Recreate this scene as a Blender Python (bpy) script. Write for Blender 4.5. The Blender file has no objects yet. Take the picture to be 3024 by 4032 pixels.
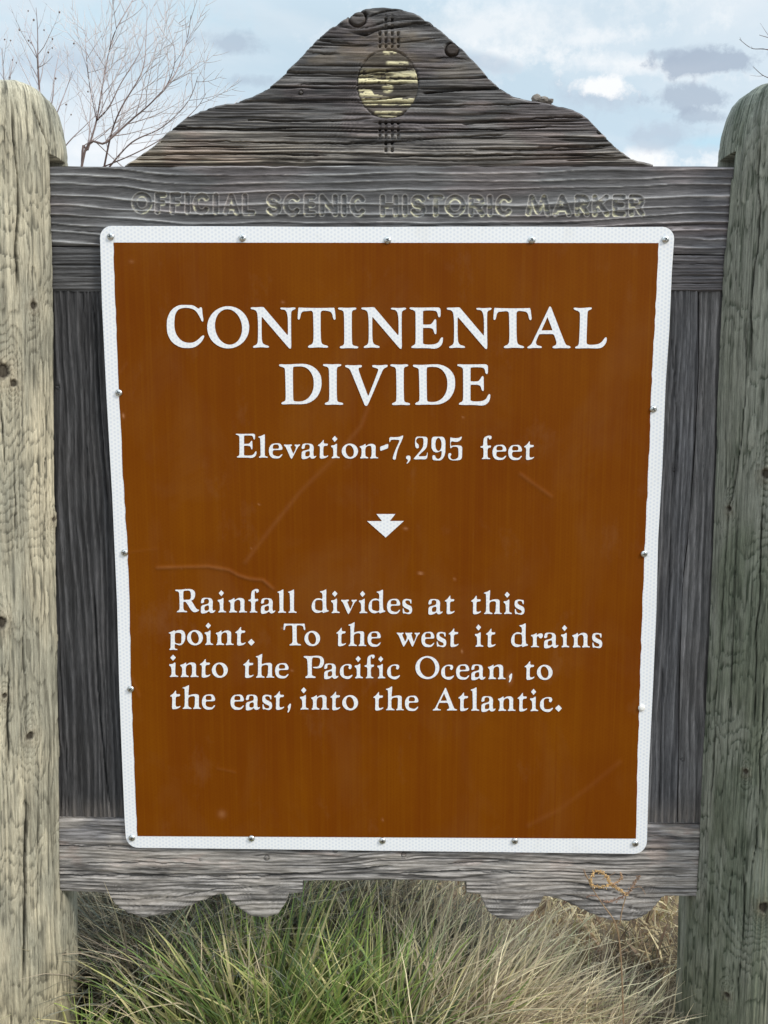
import bpy, bmesh, math, random
import numpy as np
from mathutils import Vector
from mathutils.geometry import tessellate_polygon

S = bpy.context.scene
C = S.collection

# ------------------------------------------------------------------ camera
F_PX = 2950.0                      # focal length in pixels of the 3024 x 4032 photograph
D_CAM, H_CAM, PITCH = 1.646, 1.50, math.radians(6.4)
cam = bpy.data.cameras.new('camera')
cam.sensor_fit = 'VERTICAL'; cam.sensor_height = 36.0; cam.sensor_width = 27.0
cam.lens = F_PX / 4032 * 36
cam.clip_start = 0.02; cam.clip_end = 3000
camo = bpy.data.objects.new('camera', cam); C.objects.link(camo)
camo.location = (0, -D_CAM, H_CAM); camo.rotation_euler = (math.pi / 2 - PITCH, 0, 0)
S.camera = camo

# ------------------------------------------------------------------ light
SUN_AZ, SUN_EL = math.radians(27), math.radians(38)      # azimuth: degrees in front of the board plane, from the right
sd = Vector((math.cos(SUN_AZ) * math.cos(SUN_EL), -math.sin(SUN_AZ) * math.cos(SUN_EL), math.sin(SUN_EL)))
sun = bpy.data.lights.new('sun', 'SUN'); sun.energy = 1.5; sun.angle = math.radians(11); sun.color = (1, .94, .84)
suno = bpy.data.objects.new('sun', sun); C.objects.link(suno)
suno.rotation_euler = sd.to_track_quat('Z', 'Y').to_euler()

S.view_settings.view_transform = 'Standard'; S.view_settings.look = 'None'
S.view_settings.exposure = 0.88; S.view_settings.gamma = 1
S.view_settings.use_curve_mapping = False


# ------------------------------------------------------------------ node helper
class NT:
    def __init__(s, tree): s.t = tree; s.n = tree.nodes; s.l = tree.links
    def add(s, typ, **kw):
        n = s.n.new(typ)
        for k, v in kw.items():
            if k == 'inp':
                for a, b in v.items():
                    if hasattr(b, 'links') or isinstance(b, bpy.types.NodeSocket): s.l.new(b, n.inputs[a])
                    else: n.inputs[a].default_value = b
            else: setattr(n, k, v)
        return n
    def math(s, op, a, b=None, c=None, clamp=False):
        n = s.n.new('ShaderNodeMath'); n.operation = op; n.use_clamp = clamp
        for i, v in enumerate((a, b, c)):
            if v is None: continue
            if isinstance(v, bpy.types.NodeSocket): s.l.new(v, n.inputs[i])
            else: n.inputs[i].default_value = v
        return n.outputs[0]
    def mix(s, f, a, b, mode='MIX'):
        n = s.n.new('ShaderNodeMix'); n.data_type = 'RGBA'; n.blend_type = mode
        for i, v in ((0, f), (6, a), (7, b)):
            if isinstance(v, bpy.types.NodeSocket): s.l.new(v, n.inputs[i])
            else: n.inputs[i].default_value = v if i == 0 else (tuple(v) + (1,))[:4]
        return n.outputs[2]
    def ramp(s, f, stops, interp='LINEAR'):
        n = s.n.new('ShaderNodeValToRGB'); n.color_ramp.interpolation = interp
        e = n.color_ramp.elements
        while len(e) < len(stops): e.new(.5)
        for q, (p, c) in zip(e, stops):
            q.position = p; q.color = (c, c, c, 1) if not hasattr(c, '__len__') else tuple(c) + (1,)
        s.l.new(f, n.inputs[0]); return n.outputs[0]
    def noise(s, vec, scale, detail=4, rough=.55, dist=0.0):
        n = s.n.new('ShaderNodeTexNoise')
        n.inputs['Scale'].default_value = scale; n.inputs['Detail'].default_value = detail
        n.inputs['Roughness'].default_value = rough; n.inputs['Distortion'].default_value = dist
        if vec is not None: s.l.new(vec, n.inputs['Vector'])
        return n.outputs['Fac']
    def mapping(s, vec, scale=(1, 1, 1), loc=(0, 0, 0), rot=(0, 0, 0)):
        n = s.n.new('ShaderNodeMapping'); s.l.new(vec, n.inputs[0])
        n.inputs['Location'].default_value = loc; n.inputs['Rotation'].default_value = rot
        n.inputs['Scale'].default_value = scale
        return n.outputs[0]


# ------------------------------------------------------------------ pixel -> place
CP, SP = math.cos(PITCH), math.sin(PITCH)
def ray(px, py):
    a = (np.asarray(px, float) - 1512) / F_PX; b = (np.asarray(py, float) - 2016) / F_PX
    return a, CP - SP * b, -SP - CP * b
def at(px, py, y=0.0):
    a, ry, rz = ray(px, py); t = (y + D_CAM) / ry
    return a * t, np.zeros_like(t) + y, H_CAM + rz * t
def pt(px, py, y=0.0):
    x, yy, z = at(px, py, y); return Vector((float(x), float(y), float(z)))

# ------------------------------------------------------------------ sky
w = bpy.data.worlds.new('World'); S.world = w; w.use_nodes = True
n = NT(w.node_tree); n.n.clear()
SKY_STRENGTH = 0.09
sky = n.add('ShaderNodeTexSky'); sky.sky_type = 'NISHITA'; sky.sun_disc = False
sky.sun_elevation = SUN_EL; sky.sun_rotation = math.pi / 2 + SUN_AZ
sky.altitude = 2200; sky.air_density = 1.0; sky.dust_density = 2.2; sky.ozone_density = 1.0
tc = n.add('ShaderNodeTexCoord').outputs['Generated']
sep = n.add('ShaderNodeSeparateXYZ', inp={0: tc})
dx, dy, dz = sep.outputs
zz = n.math('ADD', n.math('ABSOLUTE', dz), .22)
plane = n.add('ShaderNodeCombineXYZ', inp={0: n.math('DIVIDE', dx, zz), 1: n.math('DIVIDE', dy, zz), 2: .3}).outputs[0]
veil = n.ramp(n.noise(n.mapping(plane, (.55, 1.1, 1), (1.7, .4, 0)), 1.0, 7, .56, .4), [(.43, 0), (.60, 1)])
fine = n.noise(plane, 5.5, 6, .6)
base = n.mix(.74, sky.outputs[0], (4.45, 5.4, 5.85))
veil = n.math('MULTIPLY', veil, n.ramp(fine, [(.3, .55), (.6, 1)]))
col = n.mix(n.math('MULTIPLY', veil, .9), base, (5.3, 5.6, 5.9))
# the separate clouds, as direction-space patches with broken edges
yy = n.math('MAXIMUM', dy, .05)
ca, cb = n.math('DIVIDE', dx, yy), n.math('DIVIDE', dz, yy)
front = n.math('GREATER_THAN', dy, .1)
ab = n.add('ShaderNodeCombineXYZ', inp={0: ca, 1: cb, 2: 0.0}).outputs[0]
wob1 = n.math('MULTIPLY', n.math('SUBTRACT', n.noise(ab, 19, 8, .68), .5), 3.8)
wob2 = n.math('MULTIPLY', n.math('SUBTRACT', n.noise(ab, 6, 3, .5), .5), 2.2)
def cloud(px, py, hw, hh, color, amt, soft=.55, tilt=0.0):
    global col
    a, ry, rz = ray(px, py); a0, b0 = float(a / ry), float(rz / ry)
    u = n.math('DIVIDE', n.math('SUBTRACT', ca, a0), hw / F_PX)
    v = n.math('DIVIDE', n.math('SUBTRACT', n.math('SUBTRACT', cb, b0), n.math('MULTIPLY', n.math('SUBTRACT', ca, a0), tilt)), hh / F_PX)
    r = n.math('SQRT', n.math('ADD', n.math('MULTIPLY', u, u), n.math('MULTIPLY', v, v)))
    r = n.math('ADD', n.math('ADD', r, wob1), wob2)
    m = n.math('MULTIPLY', n.math('MULTIPLY', n.math('DIVIDE', n.math('SUBTRACT', 1.15, r), soft, clamp=True), amt), front)
    col = n.mix(m, col, color)
W = (6.0, 6.1, 6.2); G = (2.65, 3.15, 3.85); G2 = (3.2, 3.75, 4.45); BL = (3.2, 4.8, 5.7)
cloud(2000, 120, 620, 130, W, .6, 1.2, .1)
cloud(2500, 640, 420, 60, W, .95, .8)
cloud(2300, 150, 460, 40, W, .4, 1.0, .1)
cloud(1300, 330, 200, 30, W, .4, .8, .1)
cloud(2450, 250, 420, 45, W, .7, 1.0, -.1)
cloud(500, 60, 420, 90, BL, .35, 1.2)
cloud(2790, 560, 230, 26, BL, .6, .9)
cloud(1150, 560, 300, 60, BL, .35, 1.2)
cloud(2330, 385, 170, 62, G2, .75, .9)
cloud(2370, 340, 115, 40, W, .95, .6)
cloud(2790, 245, 215, 42, G, .9, .55, .05)
cloud(2700, 215, 110, 34, G, .6, .9, .1)
cloud(2620, 215, 70, 26, G, .7, .6)
cloud(2710, 385, 125, 46, G, .8, .6)
cloud(2750, 450, 70, 26, G, .7, .6)
cloud(2600, 545, 140, 48, G2, .7, .7)
cloud(1880, 238, 140, 32, G2, .6, .7, -.2)
cloud(900, 170, 150, 40, G, .62, .8, -.1)
cloud(960, 320, 120, 28, G, .5, .8)
cloud(250, 250, 220, 60, G2, .6, 1.0)
cloud(430, 590, 230, 50, W, .6, 1.0)
cloud(2200, 640, 100, 20, G2, .5, .7)
# overhead sky brightened to add light; clouded skies grow brighter towards the zenith
zen = n.math('ADD', n.math('MULTIPLY', n.math('MAXIMUM', n.math('SUBTRACT', dz, .45), 0.0), 2.6), 1.0)
zc = n.add('ShaderNodeCombineColor', inp={0: zen, 1: zen, 2: zen}).outputs[0]
col = n.mix(1.0, col, zc, 'MULTIPLY')
bg = n.add('ShaderNodeBackground', inp={0: col, 1: SKY_STRENGTH})
n.l.new(bg.outputs[0], n.add('ShaderNodeOutputWorld').inputs[0])


# ------------------------------------------------------------------ object helpers
def tag(o, label=None, cat=None, group=None, kind=None):
    if label: o['label'] = label
    if cat: o['category'] = cat
    if group: o['group'] = group
    if kind: o['kind'] = kind
    return o
def empty(name, loc, label, cat, group=None):
    o = bpy.data.objects.new(name, None); C.objects.link(o); o.location = loc
    o.empty_display_size = .1
    return tag(o, label, cat, group)
def link(name, me, mat=None, parent=None):
    if mat is not None and not me.materials: me.materials.append(mat)
    o = bpy.data.objects.new(name, me); C.objects.link(o)
    if parent is not None:
        o.parent = parent
        l = Vector(parent.location); p = parent.parent
        while p is not None: l += Vector(p.location); p = p.parent
        o.location = -l
    return o
def mesh_np(name, co, quads, tris=None, smooth=True, cols=None):
    me = bpy.data.meshes.new(name)
    co = np.ascontiguousarray(co, np.float32)
    quads = np.asarray(quads, np.int32).reshape(-1, 4)
    tris = np.zeros((0, 3), np.int32) if tris is None else np.asarray(tris, np.int32).reshape(-1, 3)
    nq, nt = len(quads), len(tris)
    me.vertices.add(len(co)); me.vertices.foreach_set('co', co.ravel())
    me.loops.add(nq * 4 + nt * 3); me.polygons.add(nq + nt)
    me.loops.foreach_set('vertex_index', np.concatenate([quads.ravel(), tris.ravel()]))
    st = np.concatenate([np.arange(nq) * 4, nq * 4 + np.arange(nt) * 3]).astype(np.int32)
    me.polygons.foreach_set('loop_start', st)
    me.polygons.foreach_set('use_smooth', np.full(nq + nt, smooth))
    me.update(calc_edges=True)
    if cols is not None:
        at_ = me.color_attributes.new('tint', 'FLOAT_COLOR', 'POINT')
        c4 = np.ones((len(co), 4), np.float32); c4[:, :3] = cols
        at_.data.foreach_set('color', c4.ravel())
    return me

# ------------------------------------------------------------------ noise in numpy
def vnoise(x, y, seed=0):
    r = np.random.RandomState(seed).rand(256, 256).astype(np.float32)
    xi = np.floor(x).astype(int); yi = np.floor(y).astype(int)
    fx = x - xi; fy = y - yi
    fx = fx * fx * fx * (fx * (fx * 6 - 15) + 10); fy = fy * fy * fy * (fy * (fy * 6 - 15) + 10)
    a = r[xi & 255, yi & 255]; b = r[(xi + 1) & 255, yi & 255]
    c = r[xi & 255, (yi + 1) & 255]; d = r[(xi + 1) & 255, (yi + 1) & 255]
    return (a + (b - a) * fx) * (1 - fy) + (c + (d - c) * fx) * fy
def fbm(x, y, seed=0, o=4, g=.5):
    s = 0; a = 1; t = 0
    for i in range(o):
        s = s + a * vnoise(x * 2 ** i + 17.3 * i, y * 2 ** i + 9.1 * i, seed + i); t += a; a *= g
    return s / t
def sm(a, b, x):
    t = np.clip((x - a) / (b - a), 0, 1); return t * t * (3 - 2 * t)
def lerp(a, b, t):
    t = np.asarray(t)[..., None]; return np.asarray(a) * (1 - t) + np.asarray(b) * t

# ------------------------------------------------------------------ materials
def wood_mat(name, axis, rough=.88, fib=1.0, mott=.25):
    m = bpy.data.materials.new(name); m.use_nodes = True; n = NT(m.node_tree); n.n.clear()
    tc = n.add('ShaderNodeTexCoord').outputs['Object']
    st = (9, 160, 160) if axis == 'x' else (160, 160, 9)
    st2 = (45, 700, 700) if axis == 'x' else (700, 700, 45)
    f1 = n.noise(n.mapping(tc, st), 1.0, 5, .6, .3)
    f2 = n.noise(n.mapping(tc, st2), 1.0, 3, .6)
    f3 = n.noise(tc, 6, 4, .5)
    f4 = n.noise(tc, 420, 2, .6)
    a = n.add('ShaderNodeAttribute', attribute_name='tint').outputs['Color']
    k = n.math('ADD', n.math('MULTIPLY', f1, 1.5 * fib), n.math('MULTIPLY', f2, 1.5 * fib))
    k = n.math('ADD', k, n.math('MULTIPLY', f4, .35))
    k = n.math('MAXIMUM', n.math('ADD', k, 1 - 1.5 * fib - .175), .12)
    c = n.mix(1.0, a, n.add('ShaderNodeCombineColor', inp={0: k, 1: k, 2: k}).outputs[0], 'MULTIPLY')
    c = n.mix(n.math('MULTIPLY', n.ramp(f3, [(.45, 0), (.75, 1)]), mott), c, n.mix(1.0, c, (1.12, 1.0, .88), 'MULTIPLY'))
    bh = n.math('ADD', n.math('MULTIPLY', f1, .8), n.math('MULTIPLY', f2, .6))
    b = n.add('ShaderNodeBump', inp={'Height': bh, 'Strength': .55, 'Distance': .0022})
    p = n.add('ShaderNodeBsdfPrincipled', inp={'Base Color': c, 'Roughness': rough, 'Normal': b.outputs[0], 'Specular IOR Level': .3})
    n.l.new(p.outputs[0], n.add('ShaderNodeOutputMaterial').inputs[0])
    return m
M_WX = wood_mat('weathered_board', 'x'); M_WZ = wood_mat('weathered_plank', 'z')
M_PO = wood_mat('round_post_wood', 'z', .8, .95, .2)

def tint_mat(name, rough=.7, trans=0.0, var=.15, spec=.3):
    m = bpy.data.materials.new(name); m.use_nodes = True; n = NT(m.node_tree); n.n.clear()
    tc = n.add('ShaderNodeTexCoord').outputs['Object']
    a = n.add('ShaderNodeAttribute', attribute_name='tint').outputs['Color']
    k = n.math('ADD', n.math('MULTIPLY', n.noise(tc, 90, 3), 2 * var), 1 - var)
    c = n.mix(1.0, a, n.add('ShaderNodeCombineColor', inp={0: k, 1: k, 2: k}).outputs[0], 'MULTIPLY')
    p = n.add('ShaderNodeBsdfPrincipled', inp={'Base Color': c, 'Roughness': rough, 'Specular IOR Level': spec})
    out = p.outputs[0]
    if trans > 0:
        tr = n.add('ShaderNodeBsdfTranslucent', inp={'Color': c})
        mx = n.add('ShaderNodeMixShader', inp={0: trans}); n.l.new(out, mx.inputs[1]); n.l.new(tr.outputs[0], mx.inputs[2]); out = mx.outputs[0]
    n.l.new(out, n.add('ShaderNodeOutputMaterial').inputs[0])
    return m
M_GRASS = tint_mat('grass_blade', .5, .42, .12, .5)
M_TWIG = tint_mat('twig_bark', .85, 0, .2)
M_DRY = tint_mat('dry_weed', .85, .15, .2)

def sheet_mat(name, white=True):
    """reflective sheeting: small cells under a clear film"""
    m = bpy.data.materials.new(name); m.use_nodes = True; n = NT(m.node_tree); n.n.clear()
    tc = n.add('ShaderNodeTexCoord').outputs['Object']
    s = n.add('ShaderNodeSeparateXYZ', inp={0: tc}); X, Y, Z = s.outputs
    kk = 2 * math.pi / .0074
    def wv(ax, az): return n.math('COSINE', n.math('ADD', n.math('MULTIPLY', X, kk * ax), n.math('MULTIPLY', Z, kk * az)))
    cells = n.math('ADD', n.math('ADD', wv(1.0, 0), wv(.5, .866)), wv(.5, -.866))
    cell = n.ramp(n.math('ADD', n.math('MULTIPLY', cells, .22), .33), [(.15, 0), (.75, 1)])
    blot = n.noise(tc, 3.2, 4, .55)
    strk = n.noise(n.mapping(tc, (150, 150, 2.2)), 1.0, 4, .6)
    strk2 = n.noise(n.mapping(tc, (14, 14, 1.2), (3, 0, 5)), 1.0, 3, .55)
    spk = n.noise(tc, 210, 3, .65)
    dirt = n.ramp(n.noise(n.mapping(tc, (9, 9, 5), (7, 1, 3)), 1.0, 6, .7), [(.58, 0), (.78, 1)])
    if white:
        base = n.mix(cell, (.84, .86, .885), (.71, .75, .82))
        base = n.mix(n.math('MULTIPLY', dirt, .30), base, (.60, .58, .52))
        edge = n.noise(n.mapping(tc, (60, 60, 60)), 1.0, 4, .7)
        base = n.mix(n.math('MULTIPLY', n.ramp(edge, [(.62, 0), (.74, 1)]), .14), base, (.45, .44, .42))
        rough, coat = .42, .25
    else:
        base = n.mix(n.ramp(blot, [(.3, 0), (.7, 1)]), (.150, .035, .0004), (.190, .054, .0006))
        base = n.mix(n.math('MULTIPLY', n.ramp(strk2, [(.42, 0), (.68, 1)]), .5), base, (.140, .030, .0010))
        base = n.mix(n.math('MULTIPLY', n.ramp(strk, [(.45, 0), (.7, 1)]), .30), base, (.215, .070, .0015))
        base = n.mix(n.math('MULTIPLY', n.ramp(spk, [(.5, 0), (.75, 1)]), .22), base, (.13, .030, .001))
        base = n.mix(n.math('MULTIPLY', cell, .10), base, (.10, .022, .001))
        haze = n.ramp(n.noise(n.mapping(tc, (5, 5, 3.2), (2, 0, 9)), 1.0, 6, .62, .6), [(.50, 0), (.72, 1)])
        base = n.mix(n.math('MULTIPLY', haze, .10), base, (.26, .14, .06))
        base = n.mix(n.math('MULTIPLY', dirt, .13), base, (.32, .19, .10))
        a = n.add('ShaderNodeAttribute', attribute_name='tint')
        base = n.mix(a.outputs['Fac'], base, (.46, .22, .10))
        rough, coat = .6, 0.0
    b = n.add('ShaderNodeBump', inp={'Height': n.math('ADD', n.math('MULTIPLY', blot, 1.0), n.math('MULTIPLY', strk, .03)), 'Strength': .25, 'Distance': .01})
    p = n.add('ShaderNodeBsdfPrincipled', inp={'Base Color': base, 'Roughness': rough, 'Normal': b.outputs[0], 'Coat Weight': coat, 'Coat Roughness': .25, 'Specular IOR Level': .3 if white else .06})
    n.l.new(p.outputs[0], n.add('ShaderNodeOutputMaterial').inputs[0])
    return m
M_WHITE = sheet_mat('white_reflective_sheeting'); M_BROWN = sheet_mat('brown_film', False)
def plain(name, color, rough=.5, metal=0.0, nscale=60, namp=.12, bump=.0):
    m = bpy.data.materials.new(name); m.use_nodes = True; n = NT(m.node_tree); n.n.clear()
    tc = n.add('ShaderNodeTexCoord').outputs['Object']; f = n.noise(tc, nscale, 4)
    c = n.mix(f, tuple(v * (1 - namp) for v in color), tuple(min(1, v * (1 + namp)) for v in color))
    p = n.add('ShaderNodeBsdfPrincipled', inp={'Base Color': c, 'Roughness': rough, 'Metallic': metal})
    if bump:
        b = n.add('ShaderNodeBump', inp={'Height': f, 'Strength': .5, 'Distance': bump}); n.l.new(b.outputs[0], p.inputs['Normal'])
    n.l.new(p.outputs[0], n.add('ShaderNodeOutputMaterial').inputs[0]); return m
M_ZINC = plain('zinc_screw', (.62, .64, .64), .32, 1.0, 400, .15)
M_WPAINT = plain('white_painted_screw', (.78, .78, .76), .4, 0, 300, .06)
M_DRIVESHADE = plain('drive_shade', (.03, .03, .03), .6, .6)  # near-black colour standing for the shade in the screw drive
M_SOIL = plain('dry_soil', (.20, .155, .105), .95, 0, 14, .35, .02)

# ------------------------------------------------------------------ ground
def ground():
    r = np.concatenate([[0], np.geomspace(.25, 1500, 90)]); th = np.linspace(0, 2 * math.pi, 97)[:-1]
    co = [(0, .5, 0)]
    for rr in r[1:]:
        for t in th:
            x, y = rr * math.cos(t), .5 + rr * math.sin(t)
            co.append((x, y, 0))
    co = np.array(co)
    d = np.hypot(co[:, 0], co[:, 1])
    co[:, 2] = (fbm(co[:, 0] * 1.3 + 50, co[:, 1] * 1.3 + 50, 5) - .5) * .10 * np.clip(d, 0, 1) - .03
    co[:, 2] += (fbm(co[:, 0] * .02 + 90, co[:, 1] * .02 + 30, 8) - .5) * np.clip((d - 15) / 60, 0, 1) * 4
    nt = len(th); q = []; t3 = []
    for i in range(len(r) - 1):
        for j in range(nt):
            j2 = (j + 1) % nt
            if i == 0: t3.append((0, 1 + j, 1 + j2))
            else: q.append((1 + (i - 1) * nt + j, 1 + i * nt + j, 1 + i * nt + j2, 1 + (i - 1) * nt + j2))
    tag(link('ground', mesh_np('ground', co, q, t3), M_SOIL), 'dry bare soil and litter under and behind the marker', kind='structure')
ground()

# ------------------------------------------------------------------ the marker
marker = empty('wooden_marker', (0, 0, 0),
    'tall weathered wooden roadside marker with round posts, scalloped boards and a brown screwed-on panel', 'sign')

def interp(pts, x):
    p = np.array(pts, float); return np.interp(x, p[:, 0], p[:, 1])

def board(name, U, V, hgt, col, y0, thick, mat, parent):
    """front face is a height field over pixel-plane positions; sides and back close it"""
    nr, nc = U.shape
    x, _, z = at(U, V, y0)
    f = np.stack([x, y0 - hgt, z], -1)
    b = np.stack([x, np.full_like(x, y0 + thick), z], -1)
    # wear the edges back so that they are not knife sharp
    idx = np.arange(nr * nc).reshape(nr, nc)
    q = np.stack([idx[:-1, :-1], idx[1:, :-1], idx[1:, 1:], idx[:-1, 1:]], -1).reshape(-1, 4)
    ring = np.concatenate([idx[0, :], idx[1:, -1], idx[-1, -2::-1], idx[-2:0:-1, 0]])
    bring = b.reshape(-1, 3)[ring]; mring = f.reshape(-1, 3)[ring].copy(); mring[:, 1] += .004
    co = np.concatenate([f.reshape(-1, 3), mring, bring]); N0 = nr * nc; R = len(ring)
    k = np.arange(R); k2 = (k + 1) % R
    q1 = np.stack([ring[k], ring[k2], N0 + k2, N0 + k], -1)
    q2 = np.stack([N0 + k, N0 + k2, N0 + R + k2, N0 + R + k], -1)
    # back: strips between top and bottom runs (same columns)
    top = N0 + R + np.arange(nc); bot = N0 + R + (nc - 1) + (nr - 1) + np.arange(nc)
    bot = bot[::-1]
    q3 = np.stack([top[:-1], top[1:], bot[1:], bot[:-1]], -1)
    cc = col.reshape(-1, 3); cr = cc[ring] * .9
    cols = np.concatenate([cc, cr, cr])
    me = mesh_np(name, co, np.concatenate([q, q1[:, ::-1], q2[:, ::-1], q3[:, ::-1]])[:, ::-1], None, True, cols)
    o = link(name, me, mat, parent)
    return o

def knotflow(u, v, knots, el=.45):
    """streamlines bent round each knot; also a mask of each knot and its rings"""
    psi = v.copy(); km = np.zeros_like(v); kr = np.zeros_like(v)
    for (ku, kv, r) in knots:
        du = (u - ku) * el; dv = v - kv
        d2 = du * du + dv * dv
        psi = psi - dv * (r * r * 1.7) / (d2 + r * r * .7)
        d = np.sqrt((u - ku) ** 2 + dv ** 2)
        km = np.maximum(km, 1 - sm(r * .82, r * 1.0, d))
        kr = np.maximum(kr, np.exp(-((d - r) / (r * .14)) ** 2))
    return psi, km, kr

def grainfield(u, v, seed, sp, warp, knots, power=3.0, jit=.9):
    psi, km, kr = knotflow(u, v, knots)
    psi = psi + (fbm(u / 950 + 5, v / 170 + 3, seed, 4, .5) - .5) * warp * 2
    t = psi / sp + (vnoise(psi / (sp * 2.4) + 40, u / 6000, seed + 7) - .5) * 2 * jit
    fr = t - np.floor(t)
    ridge = np.clip(np.where(fr < .72, fr / .72, (1 - fr) / .28), 0, 1) ** power
    return psi, ridge, km, kr

def cracks(psi, u, lst, seed):
    """lst: (u0,v0,u1,width_px,depth_m) each follows the grain line that runs through (u0,v0)"""
    h = np.zeros_like(psi); c = np.zeros_like(psi)
    for i, (ua, ub, p0, wd, dep) in enumerate(lst):
        win = sm(ua - 1, ua + (ub - ua) * .12 + 6, u) * (1 - sm(ub - (ub - ua) * .2 - 6, ub + 1, u))
        wv = wd * (0.35 + .65 * win) * (.6 + .8 * vnoise(u / 60, u * 0 + i * 3.3, seed + 31))
        jag = (vnoise(u / 60 + i * 7, u * 0 + i, seed + 33) - .5) * 2.6
        g = np.exp(-((psi - p0 + jag) / wv) ** 2) * (win > 0) * np.clip(win * 1.6, 0, 1)
        h = np.maximum(h, g * dep); c = np.maximum(c, g)
    return h, c

def grid(u0, u1, du, rows):
    us = np.linspace(u0, u1, max(2, int(round(abs(u1 - u0) / du)) + 1))
    return us

# ---- carved sans capitals: strokes in a unit box
def arc(cx, cy, rx, ry, a0, a1, k=18):
    a = np.radians(np.linspace(a0, a1, k)); return list(zip(cx + rx * np.cos(a), cy + ry * np.sin(a)))
CARVE = {
 'O': [arc(.5, .5, .5, .5, 0, 360, 28)], 'C': [arc(.52, .5, .52, .5, 42, 318, 24)],
 'F': [[(0, 0), (0, 1), (1, 1)], [(0, .52), (.85, .52)]], 'I': [[(.5, 0), (.5, 1)]],
 'A': [[(0, 0), (.5, 1), (1, 0)], [(.2, .3), (.8, .3)]], 'L': [[(0, 1), (0, 0), (1, 0)]],
 'S': [arc(.5, .75, .46, .25, 20, 270, 16) + arc(.5, .25, .5, .25, 90, -160, 16)],
 'E': [[(1, 1), (0, 1), (0, 0), (1, 0)], [(0, .52), (.85, .52)]], 'N': [[(0, 0), (0, 1), (1, 0), (1, 1)]],
 'H': [[(0, 0), (0, 1)], [(1, 0), (1, 1)], [(0, .5), (1, .5)]], 'T': [[(0, 1), (1, 1)], [(.5, 0), (.5, 1)]],
 'R': [[(0, 0), (0, 1), (.55, 1)] + arc(.6, .74, .38, .26, 90, -90, 10) + [(0, .48)], [(.5, .48), (1, 0)]],
 'M': [[(0, 0), (.18, 1), (.5, .12), (.82, 1), (1, 0)]], 'K': [[(0, 0), (0, 1)], [(.95, 1), (.05, .45)], [(.35, .62), (1, 0)]],
}
CTEXT = [('O', 518, 599), ('F', 609, 656), ('F', 669, 714), ('I', 727, 749), ('C', 760, 826), ('I', 839, 861), ('A', 879, 942), ('L', 954, 1006),
 ('S', 1048, 1108), ('C', 1115, 1184), ('E', 1196, 1245), ('N', 1257, 1330), ('I', 1343, 1366), ('C', 1377, 1441),
 ('H', 1496, 1568), ('I', 1584, 1605), ('S', 1616, 1677), ('T', 1684, 1747), ('O', 1751, 1833), ('R', 1844, 1908), ('I', 1917, 1940), ('C', 1950, 2018),
 ('M', 2069, 2167), ('A', 2175, 2250), ('R', 2262, 2321), ('K', 2331, 2400), ('E', 2411, 2464), ('R', 2475, 2537)]
def stroke_dist(U, V, segs, far=40):
    d = np.full(U.shape, 1e3)
    u0, v0 = U[0], V[:, 0]
    for (ax, ay, bx, by) in segs:
        jm = np.nonzero((u0 > min(ax, bx) - far) & (u0 < max(ax, bx) + far))[0]
        im = np.nonzero((v0 > min(ay, by) - far) & (v0 < max(ay, by) + far))[0]
        if not len(jm) or not len(im): continue
        sl = (slice(im[0], im[-1] + 1), slice(jm[0], jm[-1] + 1))
        u, v = U[sl], V[sl]; ex, ey = bx - ax, by - ay; L = ex * ex + ey * ey + 1e-9
        t = np.clip(((u - ax) * ex + (v - ay) * ey) / L, 0, 1)
        d[sl] = np.minimum(d[sl], np.hypot(u - ax - t * ex, v - ay - t * ey))
    return d
HW = 10.5
csegs = []
for ch, xa, xb in CTEXT:
    base = interp([(520, 842), (1050, 850), (1500, 854), (2540, 853)], (xa + xb) / 2) - HW
    top = base - 87 + 2 * HW; xa += HW; xb -= HW
    if ch == 'I': xa = xb = (xa + xb) / 2
    for st in CARVE[ch]:
        for (p, q) in zip(st[:-1], st[1:]):
            csegs.append((xa + p[0] * (xb - xa), base + p[1] * (top - base), xa + q[0] * (xb - xa), base + q[1] * (top - base)))

GREY_D, GREY_M, GREY_L = (.050, .050, .053), (.135, .136, .142), (.33, .335, .345)
YEL = (.62, .60, .42)

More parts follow.
